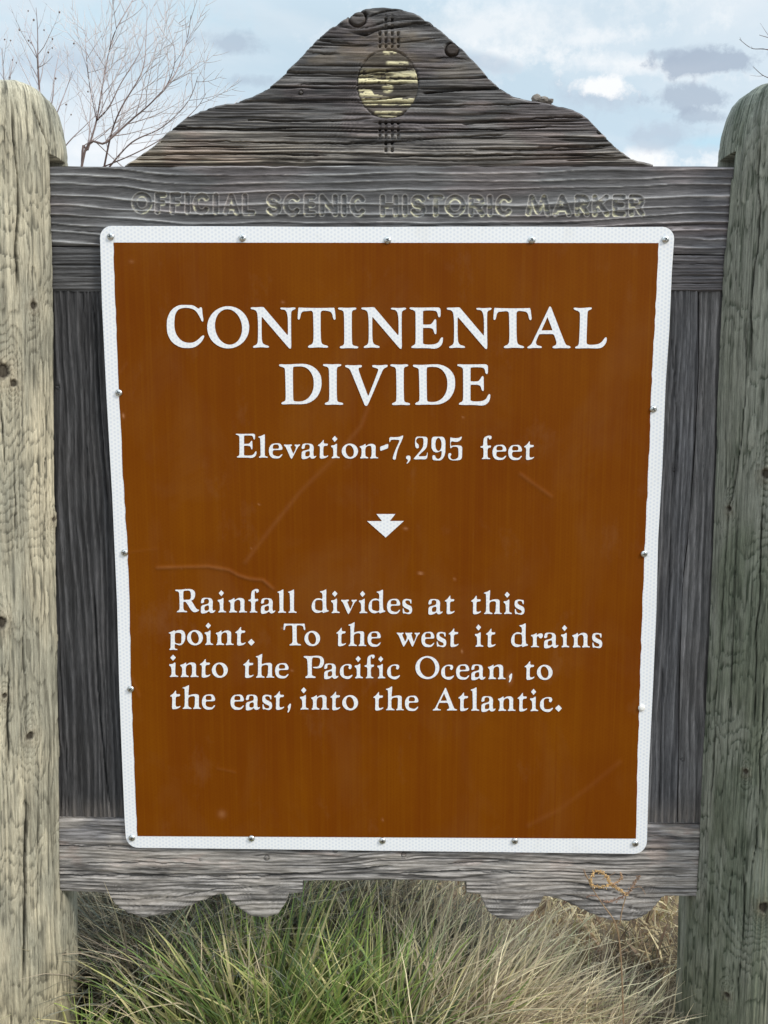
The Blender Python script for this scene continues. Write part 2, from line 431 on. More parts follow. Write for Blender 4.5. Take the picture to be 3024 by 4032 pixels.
# ---- header board with the carved line
def header():
    us = np.linspace(170, 2925, 950)
    vs = np.concatenate([np.arange(650, 735, 3.6), np.arange(735, 870, 2.5), np.arange(870, 966, 3.4)])
    tt = (vs - 650) / (vs[-1] - 650)
    U, T = np.meshgrid(us, tt)
    bot = interp([(150, 967), (1500, 985), (2925, 1003)], U); top = interp([(150, 655), (1500, 651), (2925, 655)], U) + (vnoise(U / 60, U * 0, 3) - .5) * 5
    V = top + (bot - 1.5 - top) * T
    psi, ridge, km, kr = grainfield(U, V, 21, 34, 38, [(2790, 930, 9)], 4.2, .8)
    ch, cc = cracks(psi, U, [(170, 2925, 922, 2.0, .004), (300, 1500, 958, 2.5, .004), (1300, 2400, 872, 1.6, .003), (2300, 2925, 905, 2, .004)], 1)
    h = ridge * .0030 + (fbm(U / 300, V / 14, 4) - .5) * .0018 + (fbm(U / 500, V / 120, 6) - .5) * .003
    edge = sm(0, 9, V - top) * sm(0, 7, bot - V); h = h - (1 - edge) * .004 - ch
    d = stroke_dist(U, V, csegs)
    wearv = fbm(U / 90, V / 40, 77)
    gro = 1 - sm(HW - 3.6, HW, d)
    h = h - gro * .0032 * (.5 + .9 * wearv)
    lip = np.exp(-((d - HW - .5) / 2.2) ** 2)
    h = h + lip * .0007
    col = lerp(GREY_D, GREY_M, np.clip(.35 + ridge * .9 + (fbm(U / 200, V / 10, 9) - .5) * .9, 0, 1))
    col = lerp(col, (.42, .43, .44), np.clip(ridge ** 2.0 * .95 + (fbm(U / 260, V / 30, 12) - .62), 0, 1))
    col = lerp(col, (.36, .36, .355), lip * .6 * (1 - gro)); col = lerp(col, (.17, .17, .172), gro * .35)  # lit edges of the carved strokes put into the colour as a pale lip
    warm = sm(.5, .7, fbm(U / 500 + 4, V / 90, 14))
    col = lerp(col, col * np.array([1.12, 1.03, 1.02]), warm)
    col = lerp(col, col * np.array([1.25, 1.2, 1.22]), sm(2250, 2900, U) * .8)
    col = col * 1.15
    # remains of pale paint low in the grooves
    low = np.roll(d, 2, axis=0) - d
    pm = sm(.3, 1.6, np.roll(d, -2, axis=0) - d) * np.exp(-((d - HW + 2.5) / 3.2) ** 2) * sm(.40, .58, fbm(U / 34, V / 22, 90)) 
    pm2 = gro * sm(.60, .72, fbm(U / 26, V / 12, 91)) * sm(1400, 2100, U) * .7
    col = lerp(col, YEL, np.clip(pm * .95 + pm2 * .8, 0, 1))
    col = lerp(col, col * .6, cc)  # crack dirt and shade put into the colour on top of the depth
    o = board('board', U, V, h, col, 0.0, .05, M_WX, marker)
    tag(o, 'top header board carved OFFICIAL SCENIC HISTORIC MARKER')
header()

def second():
    us = np.linspace(175, 2915, 820)
    tt = np.linspace(0, 1, 52)
    U, T = np.meshgrid(us, tt)
    top = interp([(150, 970), (1500, 988), (2925, 1007)], U); bot = interp([(150, 1146), (2925, 1147)], U) + (vnoise(U / 50, U * 0, 5) - .5) * 3
    V = top + (bot - top) * T
    psi, ridge, km, kr = grainfield(U, V, 35, 14, 22, [(2730, 1010, 6)], 1.6, .8)
    ch, cc = cracks(psi, U, [(170, 900, 1045, 2.2, .004), (170, 600, 1085, 1.6, .003), (2300, 2915, 1035, 2, .004), (2300, 2915, 1078, 2.4, .004), (2400, 2915, 1112, 1.6, .003)], 2)
    h = ridge * .0016 + (fbm(U / 200, V / 8, 4) - .5) * .0020 - ch
    h -= (1 - sm(0, 7, V - top) * sm(0, 6, bot - V)) * .003
    col = lerp(GREY_D, GREY_M, np.clip(.2 + ridge * .75 + (fbm(U / 160, V / 7, 9) - .5) * 1.0, 0, 1))
    col = lerp(col, (.24, .235, .235), np.clip((fbm(U / 300, V / 30, 12) - .5) * 1.6, 0, 1))
    col = lerp(col * .85, col * np.array([1.35, 1.28, 1.3]), sm(1800, 2700, U))
    col = lerp(col, col * .5, cc)  # crack dirt and shade put into this board's colour too
    tag(board('board', U, V, h, col, .002, .05, M_WX, marker), 'narrow grey board under the carved header board')
second()

# ---- crest board
CREST = [(488, 649), (492, 647), (601, 576), (645, 528), (679, 501), (738, 456), (820, 421), (911, 401), (993, 378), (1057, 342), (1118, 290), (1128, 276), (1194, 210),
 (1239, 160), (1303, 105), (1367, 60), (1410, 40), (1440, 29), (1512, 22), (1567, 28), (1630, 45), (1694, 82), (1749, 128), (1822, 191), (1877, 250), (1922, 301),
 (1968, 342), (2022, 374), (2095, 392), (2168, 405), (2259, 428), (2314, 460), (2369, 519), (2423, 574), (2478, 615), (2515, 632), (2560, 640), (2574, 645)]
def polycracks(U, V, lst, ch, cc, edge_u):
    for pts, wd, dep in lst:
        ua, ub = pts[0][0], pts[-1][0]; vc = interp(pts, U) + (vnoise(U / 40, U * 0 + ua, 71) - .5) * 5 + (vnoise(U / 11, U * 0 + ua, 72) - .5) * 2
        win = sm(ua - 1, ua + 40, U) * (1 - sm(ub - 60, ub + 1, U)) if ua > edge_u else (1 - sm(ub - 60, ub + 1, U)) * (U > ua - 8)
        g = np.exp(-((V - vc) / (wd * (.6 + .6 * vnoise(U / 50, U * 0, 73)))) ** 2) * win; ch = np.maximum(ch, g * dep); cc = np.maximum(cc, g)
    return ch, cc
CRK = [([(1126, 284), (1233, 285), (1340, 289), (1411, 286), (1497, 278), (1640, 271)], 3.6, .012), ([(1654, 367), (1768, 356), (1967, 346)], 3.8, .013), ([(1440, 68), (1525, 43), (1611, 34)], 2.8, .008),
  ([(1240, 158), (1326, 167), (1411, 175)], 3.0, .008), ([(1383, 132), (1440, 135), (1511, 110), (1625, 93), (1704, 89)], 3.6, .010), ([(1198, 207), (1354, 214)], 2.6, .007), ([(984, 474), (1233, 479), (1483, 467)], 3.0, .008),
  ([(1803, 488), (1981, 474), (2166, 463), (2325, 462)], 3.8, .011), ([(984, 400), (1250, 396), (1426, 395), (1625, 378)], 2.6, .007), ([(1162, 335), (1426, 331), (1625, 328)], 2.6, .008), ([(2010, 591), (2166, 581), (2425, 576)], 3.8, .011),
  ([(1326, 570), (1511, 562), (1768, 541), (2000, 530)], 2.8, .008), ([(1700, 232), (1800, 226), (1850, 240)], 2.2, .006), ([(700, 500), (900, 512), (1180, 505)], 2.8, .008), ([(640, 560), (900, 556), (1230, 566), (1500, 560)], 2.8, .008), ([(560, 612), (900, 604), (1300, 612)], 2.6, .007), ([(1500, 616), (1900, 608), (2440, 612)], 2.8, .008), ([(1650, 505), (1900, 512), (2200, 498)], 2.6, .007), ([(1640, 420), (1850, 412), (2160, 408)], 2.4, .006)]
def crest():
    us = np.linspace(488, 2574, 760); tt = np.linspace(0, 1, 205)
    U, T = np.meshgrid(us, tt)
    top = interp(CREST, U) + (vnoise(U / 22, U * 0, 8) - .5) * 4 * sm(0, 30, 648 - interp(CREST, U))
    bot = np.full_like(U, 650.0) + 1
    V = top + (bot - top) * T
    knots = [(1408, 70, 33), (1780, 195, 26), (2360, 520, 8), (1185, 365, 8)]
    psi, ridge, km, kr = grainfield(U, V, 53, 19, 20, knots, 1.8, 1.0)
    r = random.Random(4); lst = [(700, 1600, 280, 3.6, .008), (1100, 1560, 292, 3, .006), (500, 1900, 500, 3, .006), (1500, 2330, 462, 4, .008), (1850, 2420, 575, 4, .008),
        (600, 1500, 385, 3, .006), (600, 1300, 420, 2.5, .005), (1360, 1850, 105, 3, .007), (1150, 1480, 165, 3, .007), (1640, 1990, 345, 4.2, .009), (800, 2100, 340, 2.6, .006), (1300, 2100, 435, 3, .006), (488, 2500, 600, 2.4, .005), (560, 1700, 628, 2.2, .004), (1550, 2560, 615, 2.4, .005)]
    for i in range(34):
        ua = r.uniform(488, 2300); lst.append((ua, ua + r.uniform(180, 900), r.uniform(60, 645), r.uniform(1.6, 3.0), r.uniform(.003, .007)))
    ch, cc = cracks(psi, U, lst, 3)
    ch, cc = polycracks(U, V, CRK, ch, cc, 1130)
    h = ridge * .0015 * (.3 + 1.4 * fbm(U / 300, V / 120, 3)) * (.55 + .6 * sm(430, 620, V)) + (fbm(U / 420, V / 5, 4) - .5) * .0020 + (fbm(U / 500, V / 120, 6) - .5) * .003 - ch * .8
    h += km * .002 - kr * .006; yel_l = sm(420, 640, V) * sm(1500, 700, U)
    edge = sm(0, 12, V - top) * sm(0, 8, bot - V); h -= (1 - edge) * .006
    fine = fbm(U / 240, V / 5, 19) * .6 + fbm(U / 120, V / 2.6, 29, 3) * .4
    col = lerp((.028, .028, .030), (.19, .187, .19), np.clip(.24 + ridge * .38 * sm(300, 600, V) + (fine - .5) * 2.3, 0, 1))
    col = lerp(col, (.30, .29, .285), np.clip(ridge ** 3 * sm(.5, .7, fbm(U / 300, V / 16, 23)), 0, 1) * .8)
    col = lerp(col, (.26, .245, .235), np.clip((fbm(U / 260, V / 24, 12) - .52) * 2.2, 0, 1) * (.3 + .7 * ridge))
    col = lerp(col, col * np.array([1.5, 1.42, 1.3]), sm(480, 650, V) * .9)                       # paler towards the ridge-worn foot
    pur = sm(.55, .7, fbm(U / 240 + 3, V / 120, 44)); col = lerp(col, col * np.array([1.08, .99, 1.0]), pur)
    brn = sm(.55, .72, fbm(U / 200 + 9, V / 80, 45)) * sm(420, 100, V); col = lerp(col, (.15, .12, .085), brn * .7)
    col = col * 1.2; col = lerp(col, col * np.array([1.35, 1.28, 1.12]), yel_l)
    # knots
    dk1 = np.hypot(U - 1408, V - 70); dk2 = np.hypot(U - 1780, V - 195)
    col = lerp(col, (.10, .095, .095), km * .7); col = lerp(col, (.035, .025, .02), np.clip(kr + (dk2 < 24) * .75, 0, 1))
    # carved sun disc and its four-stroke rays, with flaking pale paint
    cx, cy, rx, ry = 1527, 330, 121, 134
    dd = np.sqrt(((U - cx) / rx) ** 2 + ((V - cy) / ry) ** 2)
    ringm = np.exp(-((dd - 1.0) / .022) ** 2) * sm(.25, .5, fbm(U / 60, V / 60, 61))
    h -= ringm * .0045 + (dd < 1) * .0012
    cstr = []
    for k, ox in enumerate((-34, -11, 14, 38)):
        lo = 505 + (0 if k in (1, 2) else 0); hi = 545 if k in (0, 3) else 598
        cstr.append((1530 + ox, 482, 1530 + ox, hi))
        cstr.append((1530 + ox, 182 - (0), 1530 + ox, 128 if k in (0, 3) else 62))
    ds = stroke_dist_free(U, V, cstr)
    per = np.abs(((V - 482) / 27) % 1 - .5)                       # grain ribs break each stroke into pits
    ray_m = (1 - sm(3.5, 7.0, ds)) * (.12 + .88 * sm(.16, .3, per))
    h -= ray_m * .0075
    for ox, oy in ((-190, 320), (-182, 345), (165, 300), (168, 352)):
        pass
    band = .55 * sm(.52, .60, fbm(U / 70 + 2, V / 9, 62))
    zone = np.maximum.reduce([sm(266, 276, V) * (1 - sm(322, 330, V)) * (.45 + .55 * sm(286, 292, V)),
        sm(345, 352, V) * (1 - sm(372, 385, V)) * (U < interp([(340, 1445), (372, 1475), (386, 1560)], V)),
        sm(382, 390, V) * (1 - sm(410, 417, V)) * sm(1412, 1435, U) * (1 - sm(1622, 1638, U)),
        (1 - sm(13, 22, np.hypot((U - 1526) * .8, V - 348))),
        sm(434, 440, V) * (1 - sm(455, 462, V)) * sm(1470, 1482, U) * (1 - sm(1575, 1590, U)) * .9,
        sm(238, 243, V) * (1 - sm(252, 258, V)) * sm(1515, 1530, U) * (1 - sm(1600, 1612, U)) * .8,
        sm(198, 202, V) * (1 - sm(212, 218, V)) * sm(1505, 1512, U) * (1 - sm(1555, 1565, U)) * .7])
    flake = sm(.34, .44, fbm(U / 34 + 1, V / 6 + 3, 63)) * (1 - cc)
    pm = np.clip(zone * flake, 0, 1) * (dd < .975)
    col = lerp(col, (.075, .065, .052), (dd < 1) * .65 * (1 - pm))
    col = lerp(col, lerp((.80, .74, .48), (.66, .62, .40), fbm(U / 20, V / 6, 65)), pm)
    h += pm * .0008
    col = lerp(col, col * .45, cc)  # shade and dirt of the cracks darkened into the crest colour
    tag(board('crest_board', U, V, h, col, .008, .045, M_WX, marker), 'dark cracked crest board shaped like a hill, with a carved sun disc')
def stroke_dist_free(U, V, segs):
    d = np.full(U.shape, 1e3)
    for (ax, ay, bx, by) in segs:
        ex, ey = bx - ax, by - ay; L = ex * ex + ey * ey + 1e-9
        t = np.clip(((U - ax) * ex + (V - ay) * ey) / L, 0, 1)
        d = np.minimum(d, np.hypot(U - ax - t * ex, V - ay - t * ey))
    return d
crest()

def chip():
    bm = bmesh.new(); R = random.Random(6)
    c = pt(2132, 390, .03)
    for dx_, dz_, sx, sz in ((-.012, 0, .010, .009), (.004, -.003, .012, .007), (.018, -.005, .008, .005)):
        r_ = bmesh.ops.create_icosphere(bm, subdivisions=2, radius=1)
        for v in r_['verts']:
            k = 1 + R.uniform(-.2, .2); v.co = Vector((c.x + dx_ + v.co.x * sx * k, c.y + v.co.y * .009 * k, c.z + dz_ + v.co.z * sz * k))
    me = bpy.data.meshes.new('splinter'); bm.to_mesh(me); bm.free()
    a_ = me.color_attributes.new('tint', 'FLOAT_COLOR', 'POINT')
    for d in a_.data: d.color = (.22, .20, .18, 1)
    link('splinter', me, M_WX, marker)
chip()

# ---- scalloped bottom rail
RAILB = [(175, 3509), (246, 3510), (415, 3515), (428, 3529), (456, 3565), (501, 3597), (565, 3615), (656, 3601), (756, 3565), (820, 3538), (866, 3521), (882, 3521),
 (911, 3551), (948, 3583), (993, 3611), (1048, 3615), (1094, 3601), (1126, 3556), (1139, 3519), (1192, 3515), (1193, 3471), (1512, 3467), (1694, 3469), (1835, 3474),
 (1837, 3519), (1890, 3524), (1904, 3556), (1922, 3592), (1968, 3620), (2040, 3624), (2086, 3601), (2123, 3570), (2141, 3529), (2205, 3542), (2268, 3570), (2332, 3601),
 (2396, 3622), (2478, 3629), (2533, 3611), (2569, 3583), (2606, 3538), (2619, 3529), (2724, 3531), (2800, 3532)]
def rail():
    us = np.sort(np.concatenate([np.linspace(175, 2800, 800), [1191.6, 1192.2, 1193.2, 1835.2, 1836, 1837.2, 415, 1139, 1890]])); tt = np.linspace(0, 1, 121)
    U, T = np.meshgrid(us, tt)
    top = interp([(170, 3222), (246, 3223), (1500, 3236), (2800, 3249)], U); bot = interp(RAILB, U)
    V = np.where(T < .74, top + (3455 - top) * T / .74, 3455 + (bot - 3455) * (T - .74) / .26)
    knots = [(1050, 3378, 10), (1320, 3350, 9), (1590, 3366, 9), (790, 3385, 5)]
    psi, ridge, km, kr = grainfield(U, V + (U - 1500) * .0, 71, 15, 46, knots, 1.5, .9)
    r = random.Random(9)
    lst = [(175, 2800, 3335, 3.4, .008), (175, 1700, 3447, 3.0, .006), (1800, 2800, 3440, 3.0, .006), (1000, 2500, 3400, 2.4, .005)]
    for i in range(26):
        ua = r.uniform(175, 2500); lst.append((ua, ua + r.uniform(120, 600), r.uniform(3350, 3620), r.uniform(1.2, 2.1), r.uniform(.0015, .0035)))
    ch, cc = cracks(psi, U, lst, 5)
    PR = [([(175, 3333), (600, 3335), (1500, 3352), (2500, 3350), (2800, 3345)], 3.0, .010), ([(175, 3446), (700, 3452), (1100, 3450), (1300, 3432), (1560, 3412)], 3.0, .009), ([(2290, 3444), (2500, 3450), (2800, 3453)], 2.8, .008), ([(1750, 3400), (2050, 3392), (2350, 3402)], 2.4, .007),
        ([(330, 3400), (560, 3396), (800, 3404)], 2.2, .006), ([(540, 3540), (700, 3532), (860, 3500), (1120, 3490)], 2.4, .006), ([(480, 3572), (640, 3566)], 2.2, .005), ([(1900, 3540), (2040, 3548), (2110, 3540)], 2.2, .006), ([(2200, 3520), (2400, 3560), (2560, 3590)], 2.4, .006), ([(2260, 3480), (2450, 3520), (2600, 3550)], 2.4, .006), ([(2150, 3470), (2400, 3490), (2640, 3500)], 2.2, .005), ([(1560, 3440), (1800, 3430), (2100, 3442)], 2.4, .006), ([(2560, 3290), (2700, 3300)], 2.4, .006)]
    ch, cc = polycracks(U, V, PR, ch, cc, 180)
    h = ridge * .0022 * sm(3380, 3560, V) + ridge * .0010 + (fbm(U / 150, V / 7, 4) - .5) * .0024 - ch + km * .001 - kr * .003
    h -= (1 - sm(0, 8, V - top) * sm(0, 8, bot - V)) * .004
    col = lerp((.065, .062, .060), (.29, .275, .265), np.clip(.26 + ridge * .5 + (fbm(U / 110, V / 6, 9) - .5) * 2.2, 0, 1))
    col = lerp(col, (.37, .34, .31), np.clip((fbm(U / 260, V / 34, 12) - .5) * 2.0, 0, 1) * .7)
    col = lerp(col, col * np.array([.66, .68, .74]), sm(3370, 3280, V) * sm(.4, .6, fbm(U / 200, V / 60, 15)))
    col = col * 1.32
    red = sm(.60, .72, fbm(U / 130 + 5, V / 40, 17)) * sm(3470, 3360, V); col = lerp(col, col * np.array([1.12, .94, .88]), red * .5)
    col = lerp(col, (.05, .045, .042), np.clip(kr * .8 + cc * .6 + km * .4, 0, 1))  # dark knots; dirt and shade of the cracks put into the colour
    tag(board('scalloped_board', U, V, h, col, -.003, .05, M_WX, marker), 'bottom board with two scalloped drops at each end')
rail()

# ---- upright planks beside the panel
def plank(xl, xr, seed, dark, light, cr, knots, label, n_u=72, y0=.006):
    tt = np.linspace(0, 1, 520); ss = np.linspace(0, 1, n_u)
    SS, TT = np.meshgrid(ss, tt)
    V = 1142 + (3262 - 1142) * TT
    L = interp(xl, V) if hasattr(xl, '__len__') else np.full_like(V, xl)
    Rr = interp(xr, V) if hasattr(xr, '__len__') else np.full_like(V, xr)
    U = L + (Rr - L) * SS
    lean = (V - 2200) * (.042 if xl_is_left(L) else -.042)
    g = U - lean
    psi, km, kr = knotflow(V, g, knots, .4)
    psi = psi + (fbm(V / 700 + 2, g / 110, seed, 4) - .5) * 56
    t = psi / 27 + (vnoise(psi / 60 + 9, V / 5000, seed + 2) - .5) * 1.6
    fr = t - np.floor(t); ridge = np.clip(np.where(fr < .7, fr / .7, (1 - fr) / .3), 0, 1) ** 2.6
    ch, cc = np.zeros_like(U), np.zeros_like(U)
    for pts, wd, dep in cr:
        vv = [p[1] for p in pts]; xx = [p[0] for p in pts]
        xc = np.interp(V, vv, xx) + (vnoise(V / 60, V * 0, seed + 5) - .5) * 4
        win = sm(vv[0] - 2, vv[0] + 60, V) * (1 - sm(vv[-1] - 60, vv[-1] + 2, V))
        gss = np.exp(-((U - xc) / wd) ** 2) * win; ch = np.maximum(ch, gss * dep); cc = np.maximum(cc, gss)
    h = ridge * .0030 + (fbm(V / 300, g / 7, seed + 8) - .5) * .0014 - ch + km * .001 - kr * .003
    h -= (1 - sm(0, .03, SS) * sm(0, .03, 1 - SS)) * .003
    col = lerp(dark, light, np.clip(.15 + ridge * .7 + (fbm(V / 160, g / 7, seed + 3) - .5) * 1.1, 0, 1))
    col = lerp(col, col * 1.5, np.clip((fbm(V / 340, g / 50, seed + 4) - .5) * 2, 0, 1))
    col = lerp(col, (.20, .175, .155), sm(3120, 3230, V) * .5 * (.4 + ridge))
    col = lerp(col, col * .4, np.clip(cc + kr, 0, 1))  # dark knot rings; crack dirt and shade painted into the plank
    o = board('plank', U[::-1, :][:, :], V[::-1, :], h[::-1], col[::-1], y0, .045, M_WZ, marker)
    return tag(o, label)
def xl_is_left(L): return L.mean() < 1500
plank(150, 560, 81, (.022, .022, .024), (.088, .088, .093), [([(362, 1150), (376, 1320), (389, 1550), (402, 1720), (424, 2010)], 2.6, .007), ([(371, 2330), (384, 2707), (409, 2980), (438, 3215)], 2.8, .007), ([(330, 1150), (345, 1600), (340, 2300)], 1.5, .003), ([(262, 2900), (268, 3215)], 3, .004)],
      [(1525, 255, 8), (1548, 232, 5)], 'dark grey upright plank between left post and panel', 92)
JR = [(1140, 2753), (1471, 2752), (1700, 2740), (1851, 2731), (2122, 2709), (2312, 2688), (2660, 2677), (2978, 2672), (3262, 2669)]
def sh(pts, d): return [(a, b + d) for a, b in pts]
plank(2440, sh(JR, -1.6), 91, (.052, .052, .056), (.175, .175, .185), [([(2642, 1300), (2668, 1700), (2640, 2100), (2632, 2600)], 2, .004), ([(2610, 2600), (2598, 3215)], 2.4, .005), ([(2655, 1150), (2660, 1500), (2672, 1850)], 1.6, .003)],
      [(1850, 2640, 7)], 'grey upright plank at the right edge of the panel', 66)
plank(sh(JR, 1.6), 2935, 97, (.072, .072, .074), (.215, .21, .215), [([(2764, 1500), (2770, 1900), (2745, 2300)], 1.4, .003), ([(2800, 1150), (2795, 1400)], 1.5, .003)],
      [(2990, 2722, 7)], 'lighter grey upright plank against the right post', 62, .0075)

# ------------------------------------------------------------------ round posts
def post(cx0, lean, R, cy, profile, base, alt, dark, knots_px, checks_px, label, seed, side, z_slot, z_gap):
    """cx0 at camera height, lean in m per m; side +1 when the boards enter from the right"""
    def axis(z): return cx0 + lean * (z - H_CAM)
    ztop = profile[-1][0]
    al = np.concatenate([np.radians(np.linspace(-186, 6, 250)), np.radians(np.linspace(12, 168, 27))])
    zs = np.concatenate([np.linspace(-.12, z_gap - .25, 800), np.linspace(z_gap - .25, ztop, 190)[1:]])
    A, Z = np.meshgrid(al, zs)
    s = A * R / .000558; v = -Z / .000558                                       # in pixel-like units
    rad = np.interp(Z, [p[0] for p in profile], [p[1] for p in profile])
    def hit(px, py):
        a, ry, rz = [float(q) for q in ray(px, py)]
        z = H_CAM
        for _ in range(6):
            ox = -axis(z); oy = -D_CAM - cy
            aa = a * a + ry * ry; bb = 2 * (ox * a + oy * ry); c2 = ox * ox + oy * oy - R * R
            dsc = bb * bb - 4 * aa * c2
            t = (-bb - math.sqrt(max(dsc, 0))) / (2 * aa); z = H_CAM + rz * t
        x, y = a * t - axis(z), -D_CAM + ry * t - cy
        al_ = math.atan2(y, x)
        if al_ > math.radians(20): al_ -= 2 * math.pi
        return al_ * R / .000558, -z / .000558
    kn = [(hit(px, py), r) for px, py, r in knots_px]
    # grain: contour lines of a slowly varying field, drawn out along the log
    fld = fbm(s / 270 + 3, v / 430 + 7, seed, 3, .45) * 6.5 + fbm(s / 60, v / 500, seed + 4, 2) * 1.3 + v / 1500 + ((s - s.mean()) / 420) ** 2
    km = np.zeros_like(s); kr = np.zeros_like(s); halo = np.zeros_like(s)
    for (ks, kv), r in kn:
        d = np.hypot(s - ks, (v - kv) * .8); e = np.hypot(s - ks, (v - kv) * .33)
        fld = fld + 3.6 * np.exp(-(e / (r * 3.4)) ** 2) + 2.2 * np.exp(-(e / (r * 1.5)) ** 2)
        d = d * (1 + .5 * (fbm(s / 9, v / 9, seed + 77, 2) - .5)); km = np.maximum(km, 1 - sm(r * .75, r, d)); kr = np.maximum(kr, np.exp(-((d - r) / (r * .22)) ** 2)); halo = np.maximum(halo, np.exp(-(d / (r * 2.2)) ** 2))
    v1 = v[:, 0]; zn = .06 + 1.1 * sm(.42, .62, fbm(v1 / 420 + 3, v1 * 0 + 1, seed + 50, 2)); ph = np.concatenate([[0], np.cumsum(np.abs(np.diff(v1)) * (zn[1:] + zn[:-1]) / 2)]) / 95
    fld = fld + ph[:, None] + (fbm(s / 55, v / 330, seed + 51, 3) - .5) * 3.4
    wig = (fbm(s / 7, v / 90, seed + 9, 2) - .5) * .9
    t = fld * 1.05 + wig * .5; fr = t - np.floor(t)
    line = np.clip(1 - fr / .42, 0, 1) ** .8 * sm(0, .07, fr) * sm(.22, .45, fbm(s / 120, v / 300, seed + 12))
    strk = fbm(s / 2.6, v / 420, seed + 40, 2); hair = sm(.60, .74, strk)
    fib = fbm(s / 4.0, v / 230, seed + 13, 3)
    ch = np.zeros_like(s); cc = np.zeros_like(s)
    for pts, wd, dep in checks_px:
        h_ = sorted([hit(px, py) for px, py in pts], key=lambda q: q[1])
        vv = [q[1] for q in h_]; xx = [q[0] for q in h_]
        sc = np.interp(v, vv, xx)
        k_ = 41; sc1 = np.convolve(np.pad(sc[:, 0], k_ // 2, mode='edge'), np.ones(k_) / k_, 'valid'); sc = sc1[:, None] + 0 * sc
        sc = sc + (vnoise(v / 120, v * 0, seed + 5 + int(wd * 10)) - .5) * 10 + (vnoise(v / 25, v * 0, seed + 6) - .5) * 2.5
        win = sm(vv[0] - 3, vv[0] + 130, v) * (1 - sm(vv[-1] - 130, vv[-1] + 3, v))
        g = np.exp(-((s - sc) / (wd * (.5 + .7 * vnoise(v / 90, v * 0, seed + 8)))) ** 2) * win
        ch = np.maximum(ch, g * dep); cc = np.maximum(cc, g)
    Rk = random.Random(seed)
    for _ in range(26):
        sk = Rk.uniform(-math.pi * R, 0) / .000558; va = Rk.uniform(v.min(), v.max()); vb = va + Rk.uniform(180, 900); wd = Rk.uniform(1.3, 2.3)
        sc = sk + (vnoise(v / 160, v * 0 + sk, seed + 61) - .5) * 26
        g = np.exp(-((s - sc) / wd) ** 2) * sm(va, va + 80, v) * (1 - sm(vb - 80, vb, v)); ch = np.maximum(ch, g * .006); cc = np.maximum(cc, g * .9)
    dr = (fbm(s / 260, v / 800, seed + 20, 3) - .5) * .012 - line * .0012 + (fib - .5) * .0036 - hair * .0014 + halo * .004 - km * .006 - kr * .002 - ch
    dr = dr * (1 - .55 * sm(z_gap, ztop, Z))
    rad2 = np.maximum(rad + dr, .002)
    X = np.cos(A); Y = np.sin(A)
    # slot that the boards slide into, open for a few centimetres above them
    inslot = (Z > z_slot) & (Z < z_gap) & (X * side > 0) & (cy + rad2 * Y > -.004) & (cy + rad2 * Y < .052)
    rad2 = np.where(inslot, rad2 - .085, rad2)
    co = np.stack([axis(Z) + rad2 * X, cy + rad2 * Y, Z + (fbm(A * 2 + 9, Z * 0 + 1, seed + 30) - .5) * .02 * sm(z_gap, ztop, Z)], -1)
    nr, nc = A.shape; idx = np.arange(nr * nc).reshape(nr, nc); nx = np.roll(idx, -1, axis=1)
    q = np.stack([idx[:-1], nx[:-1], nx[1:], idx[1:]], -1).reshape(-1, 4)
    cen = np.array([[axis(ztop), cy, ztop + .002]]); ci = nr * nc
    tr = np.stack([idx[-1], nx[-1], np.full(nc, ci)], -1)
    m1 = sm(.35, .68, fbm(s / 130 + 1, v / 520, seed + 14)); m2 = sm(.45, .7, fbm(s / 60 + 1, v / 240, seed + 15))
    col = lerp(base, alt, m1); col = lerp(col, np.array(base) * 1.25, m2 * .45)
    col = lerp(col, dark, np.clip(line * .88 + (fib - .56) * 1.6 + hair * .4, 0, 1))
    col = lerp(col, col * 1.3, np.clip((.42 - fib) * 2.4, 0, 1) * .7)
    topm = sm(z_gap - .02, ztop - .03, Z); col = lerp(col, col * np.array([.92, .97, 1.02]) , topm * .6)
    low = sm(.42, .05, Z); col = lerp(col, col * np.array([1.0, .9, .72]), low * .5)
    col = lerp(col, (.16, .11, .07), halo * .35); col = lerp(col, (.035, .028, .02), np.clip(km * .9 + kr * .5, 0, 1)); col = lerp(col, np.array(dark) * .22, cc)
    me = mesh_np('post', np.concatenate([co.reshape(-1, 3), cen]), q, tr, True, np.concatenate([col.reshape(-1, 3), [base]]))
    o = link('post', me, M_PO, marker); return tag(o, label)

